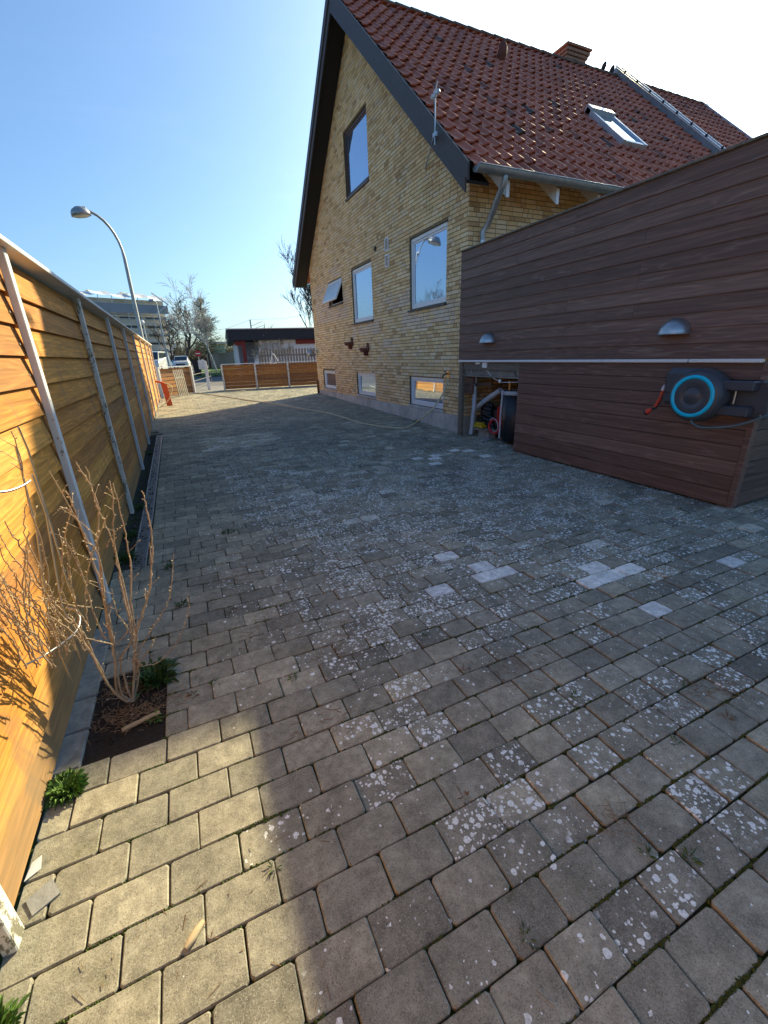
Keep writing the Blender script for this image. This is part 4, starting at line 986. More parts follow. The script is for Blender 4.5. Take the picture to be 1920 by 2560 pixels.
# leaning slatted pallet
A, B = G(443, 992), G(482, 984)
pa = thing('slatted_panel', 'small weathered panel of upright slats leaning on the left low fence', 'panel', A)
pa_u = (B-A).normalized(); pn_ = Vector((pa_u.y, -pa_u.x, 0))
A0 = A+pn_*.10; 
for k in range(6):
    b = MB(); p = A0+pa_u*(.0+k*.135); b.bar(p, p+Vector((0, 0, .92))-pn_*.07, .07, .018, up=(pa_u.y, -pa_u.x, 0)); b.build('slat', M['greyw'], pa)
b = MB()
for h in (.15, .65): b.bar(A0+Vector((0, 0, h))-pn_*.045, A0+pa_u*.68+Vector((0, 0, h))-pn_*.045, .02, .07)
b.build('rail', M['greyw'], pa)
# gate between the fences: tubular, standing open lying back, and the mailbox post
gt = thing('garden_gate', 'open low wire gate in the gap between the two low fences', 'gate', G(484, 980))
b = MB(); a, c = G(486, 975), G(530, 957)
for h in (.05, .35, .62): b.tube([a+Vector((0, 0, h)), c+Vector((0, 0, h))], .012, 6)
b.tube([a, a+Vector((0, 0, .8))], .02, 6); b.tube([c, c+Vector((0, 0, .66))], .014, 6); b.build('rails', M['greyw'], gt)
p = G(524, 974); mb_ = thing('mailbox', 'grey metal mailbox on a white painted post in the gateway', 'mailbox', p)
b = MB(); b.box(p+Vector((-.06, -.05, 0)), p+Vector((.06, .05, 1.13)), ch=.008); b.build('post', M['white'], mb_)
b = MB(); b.box(p+Vector((-.24, -.09, .78)), p+Vector((.06, .18, 1.2)), ch=.02) if False else b.prism([(p.x-.26, p.z+.85), (p.x+.07, p.z+.85), (p.x+.07, p.z+1.16), (p.x-.05, p.z+1.24), (p.x-.26, p.z+1.2)], 1, p.y+.06, p.y+.35); fixn(b.build('box', M['zincw'], mb_))
p = ground_at(490, 36); wb = thing('wheelie_bin', 'black wheelie bin standing behind the mailbox', 'bin', p)
b = MB(); b.faces([p+Vector(q) for q in ((-.22, -.25, 0), (.22, -.25, 0), (.22, .25, 0), (-.22, .25, 0), (-.29, -.33, 1.0), (.29, -.33, 1.0), (.29, .33, 1.0), (-.29, .33, 1.0))], [(0, 3, 2, 1), (4, 5, 6, 7), (0, 1, 5, 4), (1, 2, 6, 5), (2, 3, 7, 6), (3, 0, 4, 7)]); b.build('bin_body', M['blackp'], wb)
b = MB(); b.box(p+Vector((-.31, -.36, 1.0)), p+Vector((.31, .36, 1.06)), ch=.02); b.build('lid', M['blackp'], wb)
# orange red post with pale hose
a, c = G(425, 1014), G(412, 975); top = onY(407, 978, G(425, 1014).y)
op = thing('orange_post', 'orange red leaning board with a loop of pale hose by the left fence', 'post', a)
b = MB(); base = a; tp_ = Vector((base.x-.05, base.y+.05, base.z+.64)); b.bar(base, tp_, .05, .15, up=(1, 0, 0)); b.bar(tp_, tp_+Vector((-.20, .03, .05)), .12, .05); b.build('board', M['redp'], op)
b = MB(); b.tube(curve([tp_+Vector((.02, -.06, 0)), tp_+Vector((.20, -.06, -.12)), base+Vector((.02, -.08, .2)), base+Vector((-.22, -.25, .02)), base+Vector((-.42, -.5, .015)), base+Vector((-.5, -.9, .015))]), .012, 8); b.build('hose_loop', M['hose'], op)
# tubular stand by the right low fence
p = G(700, 967); stn = thing('tubular_stand', 'white tubular metal stand holding a hanging hose before the right low fence', 'stand', p)
Yp = p.y; q = lambda u, v: onY(u, v, Yp)
b = MB(); b.tube([q(682, 910), q(689, 955), q(680, 966)], .022, 8); b.tube([q(689, 955), q(700, 964)], .02, 8); b.tube([q(676, 908), q(682, 911), q(692, 907)], .016, 8); b.bar(q(678, 966), q(703, 965), .05, .04); b.tube(curve([q(677, 908), q(680, 887), q(685, 887), q(694, 900), q(692, 902)]), .014, 8); b.build('frame', M['white'], stn)
b = MB(); b.tube(curve([q(677, 908), q(674, 925), q(668, 945), q(655, 962), G(640, 972, .02), G(600, 978, .02), G(560, 978, .02)]), .013, 8); b.build('hanging_hose', M['hose'], stn)
# long hose on the paving from the tap
H1 = [onX(1121, 945, XW-.10), onX(1117, 962, XW-.12), onX(1107, 985, XW-.16), onX(1085, 1018, XW-.26), onX(1060, 1041, XW-.40)]
pts = H1+[G(1030, 1062, .03), G(1005, 1070, .012), G(951, 1066, .012), G(893, 1055, .012), G(858, 1043, .012), G(807, 1030, .012), G(755, 1022, .012), G(699, 1011, .012), G(640, 1003, .012), G(603, 998, .012), G(545, 989, .012), G(487, 981, .012), G(470, 978, .012)]
b = MB(); b.tube(curve(pts, 8), .0145, 10); tag(b.build('garden_hose', M['hose'], origin=G(1010, 1069)), 'long pale garden hose from the wall tap across the driveway', 'hose')
#@@PLANTS
# ---------------------------------------------------------------- plants
def leafclump(name, label, cat, c, n, r, h, mat, seed, lw=.012, ll=.06, parts=True, lobed=False):
    rr = random.Random(seed); b = MB(); c = Vector(c)
    for i in range(n):
        a = rr.uniform(0, 2*PI); d = r*math.sqrt(rr.random())*.6; base = c+Vector((math.cos(a)*d, math.sin(a)*d, 0)); a2 = a+rr.gauss(0, .6)
        el = rr.uniform(.2, 1.35); L_ = ll*rr.uniform(.5, 1.3); u = Vector((math.cos(a2)*math.cos(el), math.sin(a2)*math.cos(el), math.sin(el)*h/ll if h else math.sin(el)))
        s_ = Vector((-math.sin(a2), math.cos(a2), 0))*lw*rr.uniform(.6, 1.2)
        m_ = base+u*L_*.55; e = base+u*L_+Vector((0, 0, -L_*.25))
        t = rr.random()
        if lobed:
            m1 = base+u*L_*.35; m2 = base+u*L_*.7
            b.face([base, m1-s_*1.2, base+u*L_*.45-s_*.3, m2-s_*1.1, e, m2+s_*1.1, base+u*L_*.45+s_*.3, m1+s_*1.2], 0, t)
        else: b.faces([base, m_-s_, e, m_+s_], [(0, 1, 2), (0, 2, 3)], 0, t)
    return tag(b.build(name, mat, origin=c), label, cat)
# weeds along the left fence / bed
W = [((-.61, 1.44, 0), 420, .05, .085, 'leaf', 'bright green feathery weed clump at the fence foot just before the planting bed'),
     ((-.64, .80, 0), 260, .06, .085, 'leaf', 'green weeds in the bottom left corner beside the nearest post'),
     ((-.35, 1.92, -.01), 150, .07, .14, 'leafd', 'leafy dandelion like weed in the back right corner of the bed'),
     ((-.34, 1.66, -.01), 40, .03, .05, 'leaf', 'small weed at the front edge of the bed'),
     ((-.62, 3.45, 0), 150, .08, .12, 'leafd', 'dark green weed tuft at the near end of the drain'),
     ((-.62, 3.95, 0), 120, .07, .10, 'leafd', 'dark green weed tuft below the second full fence bay'),
     ((-.62, 4.75, 0), 100, .08, .10, 'leafd', 'weed tuft growing in the pebbles past the third post'),
     ((-.62, 7.4, .06), 80, .08, .10, 'leafd', 'distant weed tuft by the pebbles halfway along the fence'),
     ((-.6, 9.4, .1), 80, .09, .08, 'leafd', 'weeds beyond the far end of the drain'),
     ((-.22, 2.55, 0), 45, .05, .05, 'leafd', 'flat weed rosette between the bed and the drain'),
     ((-.30, 3.15, 0), 40, .04, .05, 'leafd', 'weed tuft just right of the drain end'),
     ((.16, 3.62, 0), 60, .08, .05, 'leafd', 'spreading weed rosette on the paving right of the drain'),
     ((4.28, 7.65, .055), 110, .07, .10, 'leaf', 'green weed at the plinth below the right basement window')]
for i, (c, n, r, ll, mk, lab) in enumerate(W): leafclump('weed', lab, 'weed', c, n, r, 0, M[mk], 100+i, ll=ll*.62, lw=.0045 if i != 2 else .009, lobed=True)
# tufts that grow in the joints
TL = ['at the right edge of the planting bed', 'just right of the planting bed', 'at the shadow edge on the near sunlit pavers', 'in the near shade, left of the lichen covered pavers', 'at the bottom middle of the driveway, leafy one', 'one row right of the sunlit corner tip', 'among lichen spotted pavers in the near middle', 'at the right, by the mossiest joint', 'at the far right edge of the near paving', 'right edge, nearest to the camera', 'by a lichen covered paver in the right foreground', 'beside the shed front corner', 'left of the first white pavers in the middle', 'between two white pavers rows and the near shade', 'in the shade two pavers right of the planting bed', 'in the shade behind the planting bed corner', 'lower right foreground, small one', 'lower right foreground, next to a dark paver']
T = [(-.19, 1.72), (-.10, 1.75), (.0, .87), (.62, .80), (.55, .43), (.24, 1.62), (.98, 1.3), (1.45, .62), (1.78, .78), (1.75, .60), (1.30, .95), (3.9, 2.1), (.7, 2.9), (.95, 1.62), (.33, 2.25), (.05, 2.35), (1.1, .36), (1.0, .42)]
for i, (x, y) in enumerate(T):
    o = leafclump('grass_tuft', None, None, (x, y, -.004), 16, .014, 0, M['leaf' if i % 3 else 'dry'], 300+i, ll=.032, lw=.0016)
    tag(o, 'tiny grass tuft '+TL[i], 'grass tuft', 'tiny grass tufts in the paver joints')
def moss():
    rr = random.Random(77); b = MB()
    for i in range(620):
        row = rr.randint(0, 40); y = -1.6+.125*row; y += 0
        y = .15+rr.random()**1.6*3.2; k = round((y+1.6)/.125); y = -1.6+k*.125
        x = rr.uniform(.1, 3.2) if rr.random() < .8 else rr.uniform(-.5, .1)
        if x > .9+y*1.7: continue
        L_ = rr.uniform(.01, .05)
        for j in range(int(L_*700)):
            px = x+rr.uniform(-L_, L_); py = y+rr.gauss(0, .0025); s_ = rr.uniform(.002, .0045); z = -.006
            vs = [(px-s_, py-s_, z), (px+s_, py-s_, z), (px+s_, py+s_, z), (px-s_, py+s_, z), (px, py, z+s_*1.6+.002)]
            b.faces(vs, [(0, 1, 4), (1, 2, 4), (2, 3, 4), (3, 0, 4)])
    tag(b.build('moss', M['moss']), 'green moss cushions growing along the joints of the near pavers', 'moss', kind='stuff')
moss()
def debris():
    rr = random.Random(78); b = MB()
    for (cx, cy, n, r) in ((.22, 2.05, 60, .16), (.55, 1.75, 70, .16), (.3, 1.3, 30, .1), (1.15, 1.2, 50, .12), (.45, 3.2, 50, .2), (.1, 2.75, 40, .15), (1.0, .52, 25, .06), (1.9, .72, 60, .12), (-.43, 1.72, 150, .09), (-.45, 1.9, 80, .07), (.0, .45, 12, .2), (-.3, .8, 12, .2), (2, 2.4, 30, .6), (1.2, 3.4, 40, .6)):
        for i in range(int(n*2.2)):
            x, y = rr.gauss(cx, r), rr.gauss(cy, r*.5); a = rr.uniform(0, PI); L_ = rr.uniform(.006, .045)
            b.bar((x, y, .002), (x+math.cos(a)*L_, y+math.sin(a)*L_, .003), .0012, .0012)
    tag(b.build('plant_litter', M['dry']), 'dry brown needles and stalks scattered on the near pavers', 'litter', kind='stuff')
debris()
# bit of broken wood, pale chips, bark strips
p = G(487, 2340, .008)
b = MB(); b.tube([p+Vector((-.022, -.016, 0)), p+Vector((0, 0, .004)), p+Vector((.022, .022, .002))], [.006, .011, .007], 6); tag(b.build('wood_chip', M['bud'], origin=p), 'small pale broken wood piece lying on a sunlit paver', 'wood chip')
p = G(110, 2240, .004); b = MB(); b.box(p+Vector((-.035, -.03, -.003)), p+Vector((.03, .03, .002)), M=Matrix.Translation(p) @ Matrix.Rotation(.5, 4, 'Z') @ Matrix.Translation(-p)); tag(b.build('grey_stone_flake', M['concrete'], origin=p), 'flat grey stone flake at the foot of the sunlit fence', 'stone')
p = G(88, 2170, .004); b = MB(); b.faces([p+Vector(q) for q in ((-.02, -.03, 0), (.018, -.012, .003), (.012, .03, .006), (-.012, .02, .002))], [(0, 1, 2, 3)]); tag(b.build('white_paint_flake', M['white'], origin=p), 'white flake of old paint by the fence foot', 'paint flake')
p = Vector((-.40, 1.645, -.0)); b = MB(); b.bar(p+Vector((-.06, 0, 0)), p+Vector((.08, .03, .006)), .018, .008); tag(b.build('wood_strip', M['twigl'], origin=p), 'strip of brown wood lying on the soil of the bed', 'wood strip')
# ---- shrub with bare budded twigs
shr = thing('bare_shrub', 'bare budding shrub in the planting bed beside the fence', 'shrub', (-.43, 1.78, 0))
def z2(a, b_): return (a/2.602, 1100+b_/2.602)
rr = random.Random(55); stems = MB(); buds = MB()
def stem(pts, r0, r1, ypl, side=True, lv=0):
    # pts: traced outline of the stem; ypl gives its distance at foot and tip
    n = len(pts); P = []
    for i, q in enumerate(pts):
        y = ypl[0]+(ypl[1]-ypl[0])*i/(n-1); P.append(onY(*z2(*q), y))
    C_ = curve(P, 5); m_ = len(C_)
    C_ = [c+Vector((rr.gauss(0, .0015), rr.gauss(0, .0015), 0)) for c in C_]
    stems.tube(C_, [.85*(r0+(r1-r0)*i/(m_-1)) for i in range(m_)], 6)
    for i in range(1, m_):
        seg = C_[i]-C_[i-1]; k = max(1, int(seg.length/.022))
        for j in range(k):
            p = C_[i-1]+seg*(j/k); a = rr.uniform(0, 2*PI); d = Vector((math.cos(a), math.sin(a), .6)).normalized()
            L_ = rr.uniform(.003, .008)
            if rr.random() < .12 and lv == 0 and i > 3: 
                L2 = rr.uniform(.02, .06); e = p+d*L2; stems.tube([p, p+d*L2*.5+Vector((0, 0, .004)), e+Vector((0, 0, .012))], [r1*.7, r1*.6, r1*.4], 4); p = e+Vector((0, 0, .01))
            if rr.random() < .8: buds.tube([p, p+d*L_*.7, p+d*L_*1.5], [r1*.7, r1*1.25, .0006], 4, cap=False)
B0 = (865, 1700)
R_ = [([B0, (790, 1640), (750, 1400), (700, 1200), (660, 950), (600, 780), (520, 550), (440, 350), (395, 440-100)], .006, .0022, (1.78, 1.80)),
      ([B0, (770, 1640), (745, 1340), (720, 1200), (660, 900), (635, 640), (640, 450), (590, 300), (490, 140)], .006, .0022, (1.78, 1.84)),
      ([(760, 1640), (735, 1330), (690, 1100), (650, 780), (560, 640), (500, 520), (320, 205)], .005, .002, (1.78, 1.72)),
      ([B0, (820, 1600), (790, 1420), (860, 1290), (820, 1080), (770, 850), (740, 620), (740, 420), (712, 265)], .006, .002, (1.78, 1.88)),
      ([B0, (870, 1500), (875, 1300), (840, 1100), (770, 800), (690, 550), (620, 400), (560, 170)], .006, .002, (1.78, 1.92)),
      ([B0, (880, 1500), (890, 1300), (850, 1050), (855, 850), (830, 700), (800, 540), (735, 280)], .006, .002, (1.8, 1.95)),
      ([B0, (900, 1520), (880, 1320), (930, 1120), (975, 950), (990, 700), (980, 560), (950, 430), (922, 330)], .006, .0022, (1.8, 1.95)),
      ([(880, 1400), (900, 1230), (960, 1010), (985, 850), (972, 670)], .004, .002, (1.8, 1.98)),
      ([(890, 1440), (920, 1340), (1010, 1200), (1090, 1060), (1115, 930), (1130, 745)], .0035, .0017, (1.8, 1.9)),
      ([(880, 1560), (910, 1450), (980, 1350), (1010, 1280)], .003, .0015, (1.8, 1.78)),
      ([(930, 1470), (1040, 1440), (1160, 1300), (1225, 1120), (1225, 1000)], .0028, .0014, (1.82, 1.85)),
      ([B0, (800, 1690), (710, 1600), (640, 1480), (560, 1330), (470, 1210), (340, 1080), (230, 880), (130, 690), (30, 530)], .006, .002, (1.78, 1.5)),
      ([(700, 1590), (600, 1380), (520, 1230), (400, 1110), (330, 1010), (310, 860), (260, 640), (190, 430), (150, 200), (80, -60)], .005, .0018, (1.74, 1.45)),
      ([(740, 1330), (600, 1300), (440, 1270), (330, 1245)], .003, .0015, (1.75, 1.6)),
      ([(590, 1090), (470, 1075), (370, 1050), (240, 1015)], .003, .0015, (1.72, 1.55)),
      ([(690, 1300), (610, 1130), (560, 950), (500, 800), (420, 650), (320, 600)], .004, .0018, (1.77, 1.7)),
      ([(600, 1090), (520, 830), (480, 700), (460, 650)], .003, .0016, (1.76, 1.72)),
      ([(760, 1330), (830, 1230), (760, 1130), (725, 970)], .0028, .0014, (1.78, 1.8)),
      ([(620, 780), (560, 770), (430, 690)], .0022, .0013, (1.76, 1.74)),
      ([(690, 700), (740, 610), (820, 545)], .0022, .0013, (1.84, 1.82)),
      ([(500, 520), (420, 440), (345, 490)], .0022, .0013, (1.75, 1.7)),
      ([(640, 640), (600, 600), (480, 500), (390, 440)], .0026, .0013, (1.78, 1.74))]
for a in R_: stem(*a)
# the dense tangle leaning towards the sunlit boards
for k in range(34):
    x0, y0 = rr.uniform(150, 420), rr.uniform(1000, 1500)
    if k < 10: x0, y0 = rr.uniform(380, 640), rr.uniform(1180, 1450)
    P = [(x0, y0)]; a = math.radians(rr.uniform(100, 128)); 
    for j in range(rr.randint(3, 7)):
        L_ = rr.uniform(80, 150); a += rr.gauss(0, .16); P.append((P[-1][0]+math.cos(a)*L_, P[-1][1]-math.sin(a)*L_))
    d = rr.uniform(1.40, 1.62); stem(P, .003, .0014, (d+.06, d-.06), lv=1 if k % 2 else 0)
stems.build('twigs', M['twig'], shr); buds.build('buds', M['bud'], shr)
# wire plant support
sup = thing('wire_plant_support', 'galvanised wire hoop support standing in the bare shrub', 'plant support', onY(*z2(550, 1485), 1.74))
b = MB()
for pts in ([(550, 1485), (490, 1330), (400, 1060), (300, 480), (210, 230)], [(465, 1565), (380, 1350), (320, 1180), (240, 600), (100, 40)], [(490, 1060), (440, 930), (350, 620), (180, 60), (120, -80)]):
    b.tube([onY(*z2(*q), 1.74-.22*i/(len(pts)-1)) for i, q in enumerate(pts)], .0032, 6)
b.build('rod', M['galv'], sup)
b = MB(); b.tube(curve([onY(*z2(*q), y) for q, y in (((430, 1090), 1.72), ((495, 1110), 1.70), ((520, 1170), 1.67), ((490, 1250), 1.62), ((380, 1340), 1.57), ((270, 1410), 1.52), ((170, 1460), 1.50))]), .0036, 6)
b.build('hoop', M['galv'], sup); b = MB(); b.tube(curve([onY(*z2(*q), y) for q, y in (((-60, 345), 1.38), ((60, 330), 1.42), ((150, 295), 1.47), ((195, 265), 1.50))]), .0036, 6); b.build('hoop', M['galv'], sup)
#@@FAR
# ---------------------------------------------------------------- trees
def tree(name, label, base, H_, seed, mat, levels=5, spread=.5, trunk=.02, kids=3, up=.25, first=.25, cat='tree', droop=0., parts=True, group=None, rmin=.012):
    rr = random.Random(seed); b = MB(); base = Vector(base); tr = MB(); cnt = [0]
    def grow(p, d, L_, r, lv):
        n = 3; pts = [p]; dd = d.copy()
        for i in range(n):
            dd = (dd+Vector((rr.gauss(0, .13), rr.gauss(0, .13), rr.gauss(0, .08)+(up*.15 if droop == 0 else -droop*.15*lv)))).normalized(); pts.append(pts[-1]+dd*L_/n)
        (tr if lv == 0 else b).tube(pts, [max(rmin, r*(1-.45*i/n)) for i in range(n+1)], 6 if lv < 2 else 3, cap=False)
        cnt[0] += 1
        if lv >= levels: return
        k = kids+(2 if lv == 0 else 0)
        for i in range(k):
            f = first+(1-first)*(i+rr.random()*.6)/k if lv == 0 else .25+.75*(i+rr.random()*.7)/k
            f = min(f, .999); s_ = f*n; j = int(s_); q = pts[j].lerp(pts[j+1], s_-j)
            a = rr.uniform(0, 2*PI)+i*2.4; ax = dd.orthogonal().normalized(); ax = Matrix.Rotation(a, 3, dd) @ ax
            nd = (dd*(1-spread)+ax*spread*rr.uniform(.7, 1.3)+Vector((0, 0, up*.6))).normalized()
            grow(q, nd, L_*rr.uniform(.5, .78), r*.58*(1-.3*f), lv+1)
    grow(base, Vector((0, 0, 1)), H_*.50, H_*trunk, 0)
    t_ = thing(name, label, cat, base, group); tr.build('trunk', mat, t_); b.build('branches', mat, t_); return t_
tree('bare_tree', 'bare dark tree with a forked trunk behind the parked car', ground_at(462, 62), 8.6, 2, M['bark'], 5, .5, .026, 3, rmin=.024, first=.4)
tree('birch_tree', 'thin pale birch with drooping fine twigs', ground_at(538, 45), 6.6, 12, M['birch'], 5, .36, .013, 4, up=.5, droop=.25, rmin=.011, first=.4)
tree('large_bare_tree', 'large bare tree rising behind the flat roofed bungalow beside the gable', ground_at(800, 56), 12.6, 9, M['bark'], 5, .42, .013, 4, up=.5, rmin=.016, first=.35)
tree('bare_tree', 'bare tree in front of the right end of the scaffolded block', ground_at(430, 75), 8.2, 6, M['bark'], 5, .42, .018, 3, rmin=.022)
#tree('bare_tree', 'low bushy bare tree partly hidden behind the tall fence end', ground_at(392, 70), 5.6, 16, M['bark'], 5, .5, .018, 4, rmin=.02)
#tree('bare_tree', 'slim bare tree between the birch and the forked tree', ground_at(490, 85), 8, 26, M['bark'], 4, .45, .014, 4, rmin=.022)
tree('reflected_tree', 'bare bushy tree beyond the left fence, seen mirrored in the large window', (-13, 33, gz(33)), 6.0, 36, M['bark'], 5, .5, .016, 4)
tree('reflected_tree', 'second bare tree beyond the left fence, seen mirrored in the large window', (-17, 36, gz(36)), 6.5, 37, M['bark'], 5, .5, .016, 4)
tree('reflected_tree', 'wide bare tree beyond the left fence, seen mirrored in the middle window', (-15, 44, gz(44)), 7.5, 38, M['bark'], 5, .5, .016, 4)
# conifer
def conifer(name, label, base, H_, seed):
    rr = random.Random(seed); base = Vector(base); t_ = thing(name, label, 'tree', base)
    b = MB(); b.tube([base, base+Vector((.1, 0, H_*.55)), base+Vector((0, 0, H_))], [H_*.02, H_*.014, .03], 6); b.build('trunk', M['bark'], t_)
    b = MB()
    for i in range(120):
        f = .22+.76*rr.random()**1.3; z = H_*f; R0 = H_*.30*(1-f)**.75+.15; a = rr.uniform(0, 2*PI); e = base+Vector((math.cos(a)*R0*rr.uniform(.5, 1.1), math.sin(a)*R0*rr.uniform(.5, 1.1), z+R0*.15))
        s0 = base+Vector((0, 0, z*.96)); b.tube([s0, e], [.03, .012], 3, cap=False)
        for j in range(46):
            q = s0.lerp(e, rr.uniform(.35, 1.05))+Vector((rr.gauss(0, .16), rr.gauss(0, .16), rr.gauss(0, .10))); L_ = rr.uniform(.08, .2); d = Vector((rr.gauss(0, 1), rr.gauss(0, 1), rr.gauss(0, .6))).normalized(); s_ = d.orthogonal().normalized()*.03
            b.face([q-s_, q+s_, q+d*L_], 0, rr.random())
    b.build('needles', M['conifer'], t_)
conifer('conifer_tree', 'dark evergreen tree between the bare trees', ground_at(524, 55), 7.4, 41)
# hedge and distant wood
b = MB(); rr = random.Random(61)
for i in range(5200):
    u = rr.uniform(-.02, 1.0); p0 = ground_at(385, 92); p1 = ground_at(530, 80); p = p0.lerp(p1, u)+Vector((rr.gauss(0, .4), rr.gauss(0, .4), rr.uniform(0, 1.6))); d = Vector((rr.gauss(0, 1), rr.gauss(0, 1), rr.gauss(0, 1))).normalized()*.3; s_ = d.orthogonal().normalized()*.12
    b.face([p-s_, p+s_, p+d])
tag(b.build('hedge', M['hedge']), 'long low brown hedge behind the parked car', 'hedge', kind='stuff')
b = MB()
for i in range(2600):
    p = ground_at(rr.uniform(150, 1000), rr.uniform(150, 230)); h = rr.uniform(3, 8)
    b.tube([p, p+Vector((rr.gauss(0, .6), rr.gauss(0, .6), h))], [.14, .03], 3, cap=False)
    for k in range(4):
        q = p+Vector((0, 0, h*rr.uniform(.3, .95))); b.tube([q, q+Vector((rr.gauss(0, 1), rr.gauss(0, 1), rr.uniform(.4, 1.6)))], [.06, .02], 3, cap=False)
tag(b.build('far_wood', M['hedge']), 'far off bare wood along the horizon', 'wood', kind='stuff')
# fine bush before the bungalow
bp = ground_at(672, 33)
for i, (du, lab) in enumerate(((655, 'left of the two pale twiggy bushes above the picket fence'), (702, 'right of the two pale twiggy bushes above the picket fence'))):
    tree('twiggy_bush', lab, ground_at(du, 31), 2.9, 70+i, M['twigp'], 5, .55, .014, 3, up=.35, first=.3, cat='bush', group='pale bushes by the bungalow')
# grey picket fence
pk = thing('picket_fence', 'grey weathered picket fence in front of the white brick bungalow', 'fence', ground_at(650, 26))
A, B = ground_at(650, 25.5), ground_at(830, 24.5); d = (B-A); n = int(d.length/.16)
b = MB(); u = d.normalized()
for i in range(n+1):
    p = A+u*(i*.16); b.bar(p, p+Vector((0, 0, 1.62+rr.uniform(-.01, .01))), .11, .02, up=(u.y, -u.x, 0), t=rr.random())
b.build('pickets', M['greyw'], pk)
b = MB()
for h in (.35, 1.3): b.bar(A+Vector((.02, .05, h)), B+Vector((.02, .05, h)), .05, .09)
b.build('rail', M['greyw'], pk)
# grey board fence behind the lawn
A, B = ground_at(520, 60), ground_at(590, 52); fb = thing('board_fence', 'long grey board fence behind the birch across the lawn', 'fence', A)
b = MB(); d = B-A; u = d.normalized(); n = int(d.length/.3)
for i in range(n): 
    p = A+u*(i*.3); b.bar(p, p+Vector((0, 0, 1.7)), .28, .04, up=(u.y, -u.x, 0), t=rr.random())
b.build('boards', M['greyw'], fb)
# ---------------------------------------------------------------- bungalow
def bungalow():
    F0 = at(574, 30.5, 870); F0.z = 0
    zt = at(574, 30.5, 823).z
    nb_ = Vector(ray(561, 899)); nb_.z = 0; nb_.normalize(); u = Vector((nb_.y, -nb_.x, 0))
    t_ = thing('bungalow', 'low white brick bungalow with a black flat roof and red porch post', 'house', (F0.x, F0.y, gz(30)))
    def bx(b, a0, a1, d0_, d1_, z0, z1, mi=0):
        vs = [F0+u*a+nb_*dd+Vector((0, 0, z)) for z in (z0, z1) for a, dd in ((a0, d0_), (a1, d0_), (a1, d1_), (a0, d1_))]
        b.faces(vs, [(0, 3, 2, 1), (4, 5, 6, 7), (0, 1, 5, 4), (1, 2, 6, 5), (2, 3, 7, 6), (3, 0, 4, 7)], mi)
    L_ = 13.; g0 = gz(32); D = 13.
    b = MB(); bx(b, 0, L_, 0, D, zt-.66, zt); b.build('roof', M['fascia'], t_)
    b = MB(); bx(b, -.05, L_, -.06, -.005, zt-.01, zt+.04); bx(b, -.07, -.005, 0, D, zt-.05, zt+.04); b.build('roof_edge', M['zincw'], t_)
    b = MB(); bx(b, 1.85, L_-.3, .45, D-.3, g0-.3, zt-.67); b.build('wall', M['wbrick'], t_)
    b = MB(); z = g0
    while z < zt-1.0: bx(b, 1.85, L_-.3, .435, .446, z+.02, z+.11); z += .13
    b.build('brick_courses', M['wbrick'], t_)
    b = MB(); bx(b, 4.3, L_, .3, .42, zt-.95, zt-.67); b.build('red_band', M['redw'], t_)
    b = MB(); bx(b, .78, 1.0, .35, .6, g0-.3, zt-.67); bx(b, .35, .8, .38, .56, zt-.95, zt-.70); b.build('porch_post', M['redw'], t_)
    b = MB(); bx(b, .6, 1.85, 3.2, 3.4, g0-.3, zt-.67); b.build('porch_wall', M['pvc'], t_)
    for k in range(5):
        b = MB(); bx(b, .45, .55, 1.4+k*2.2, 3.0+k*2.2, g0-.3, zt-.67); b.build('panel', M['frame'], t_)
    b = MB(); bx(b, 1.45, 1.85, .2, .44, g0-.3, g0+1.35); b.build('low_wall', M['wbrick'], t_)
bungalow()
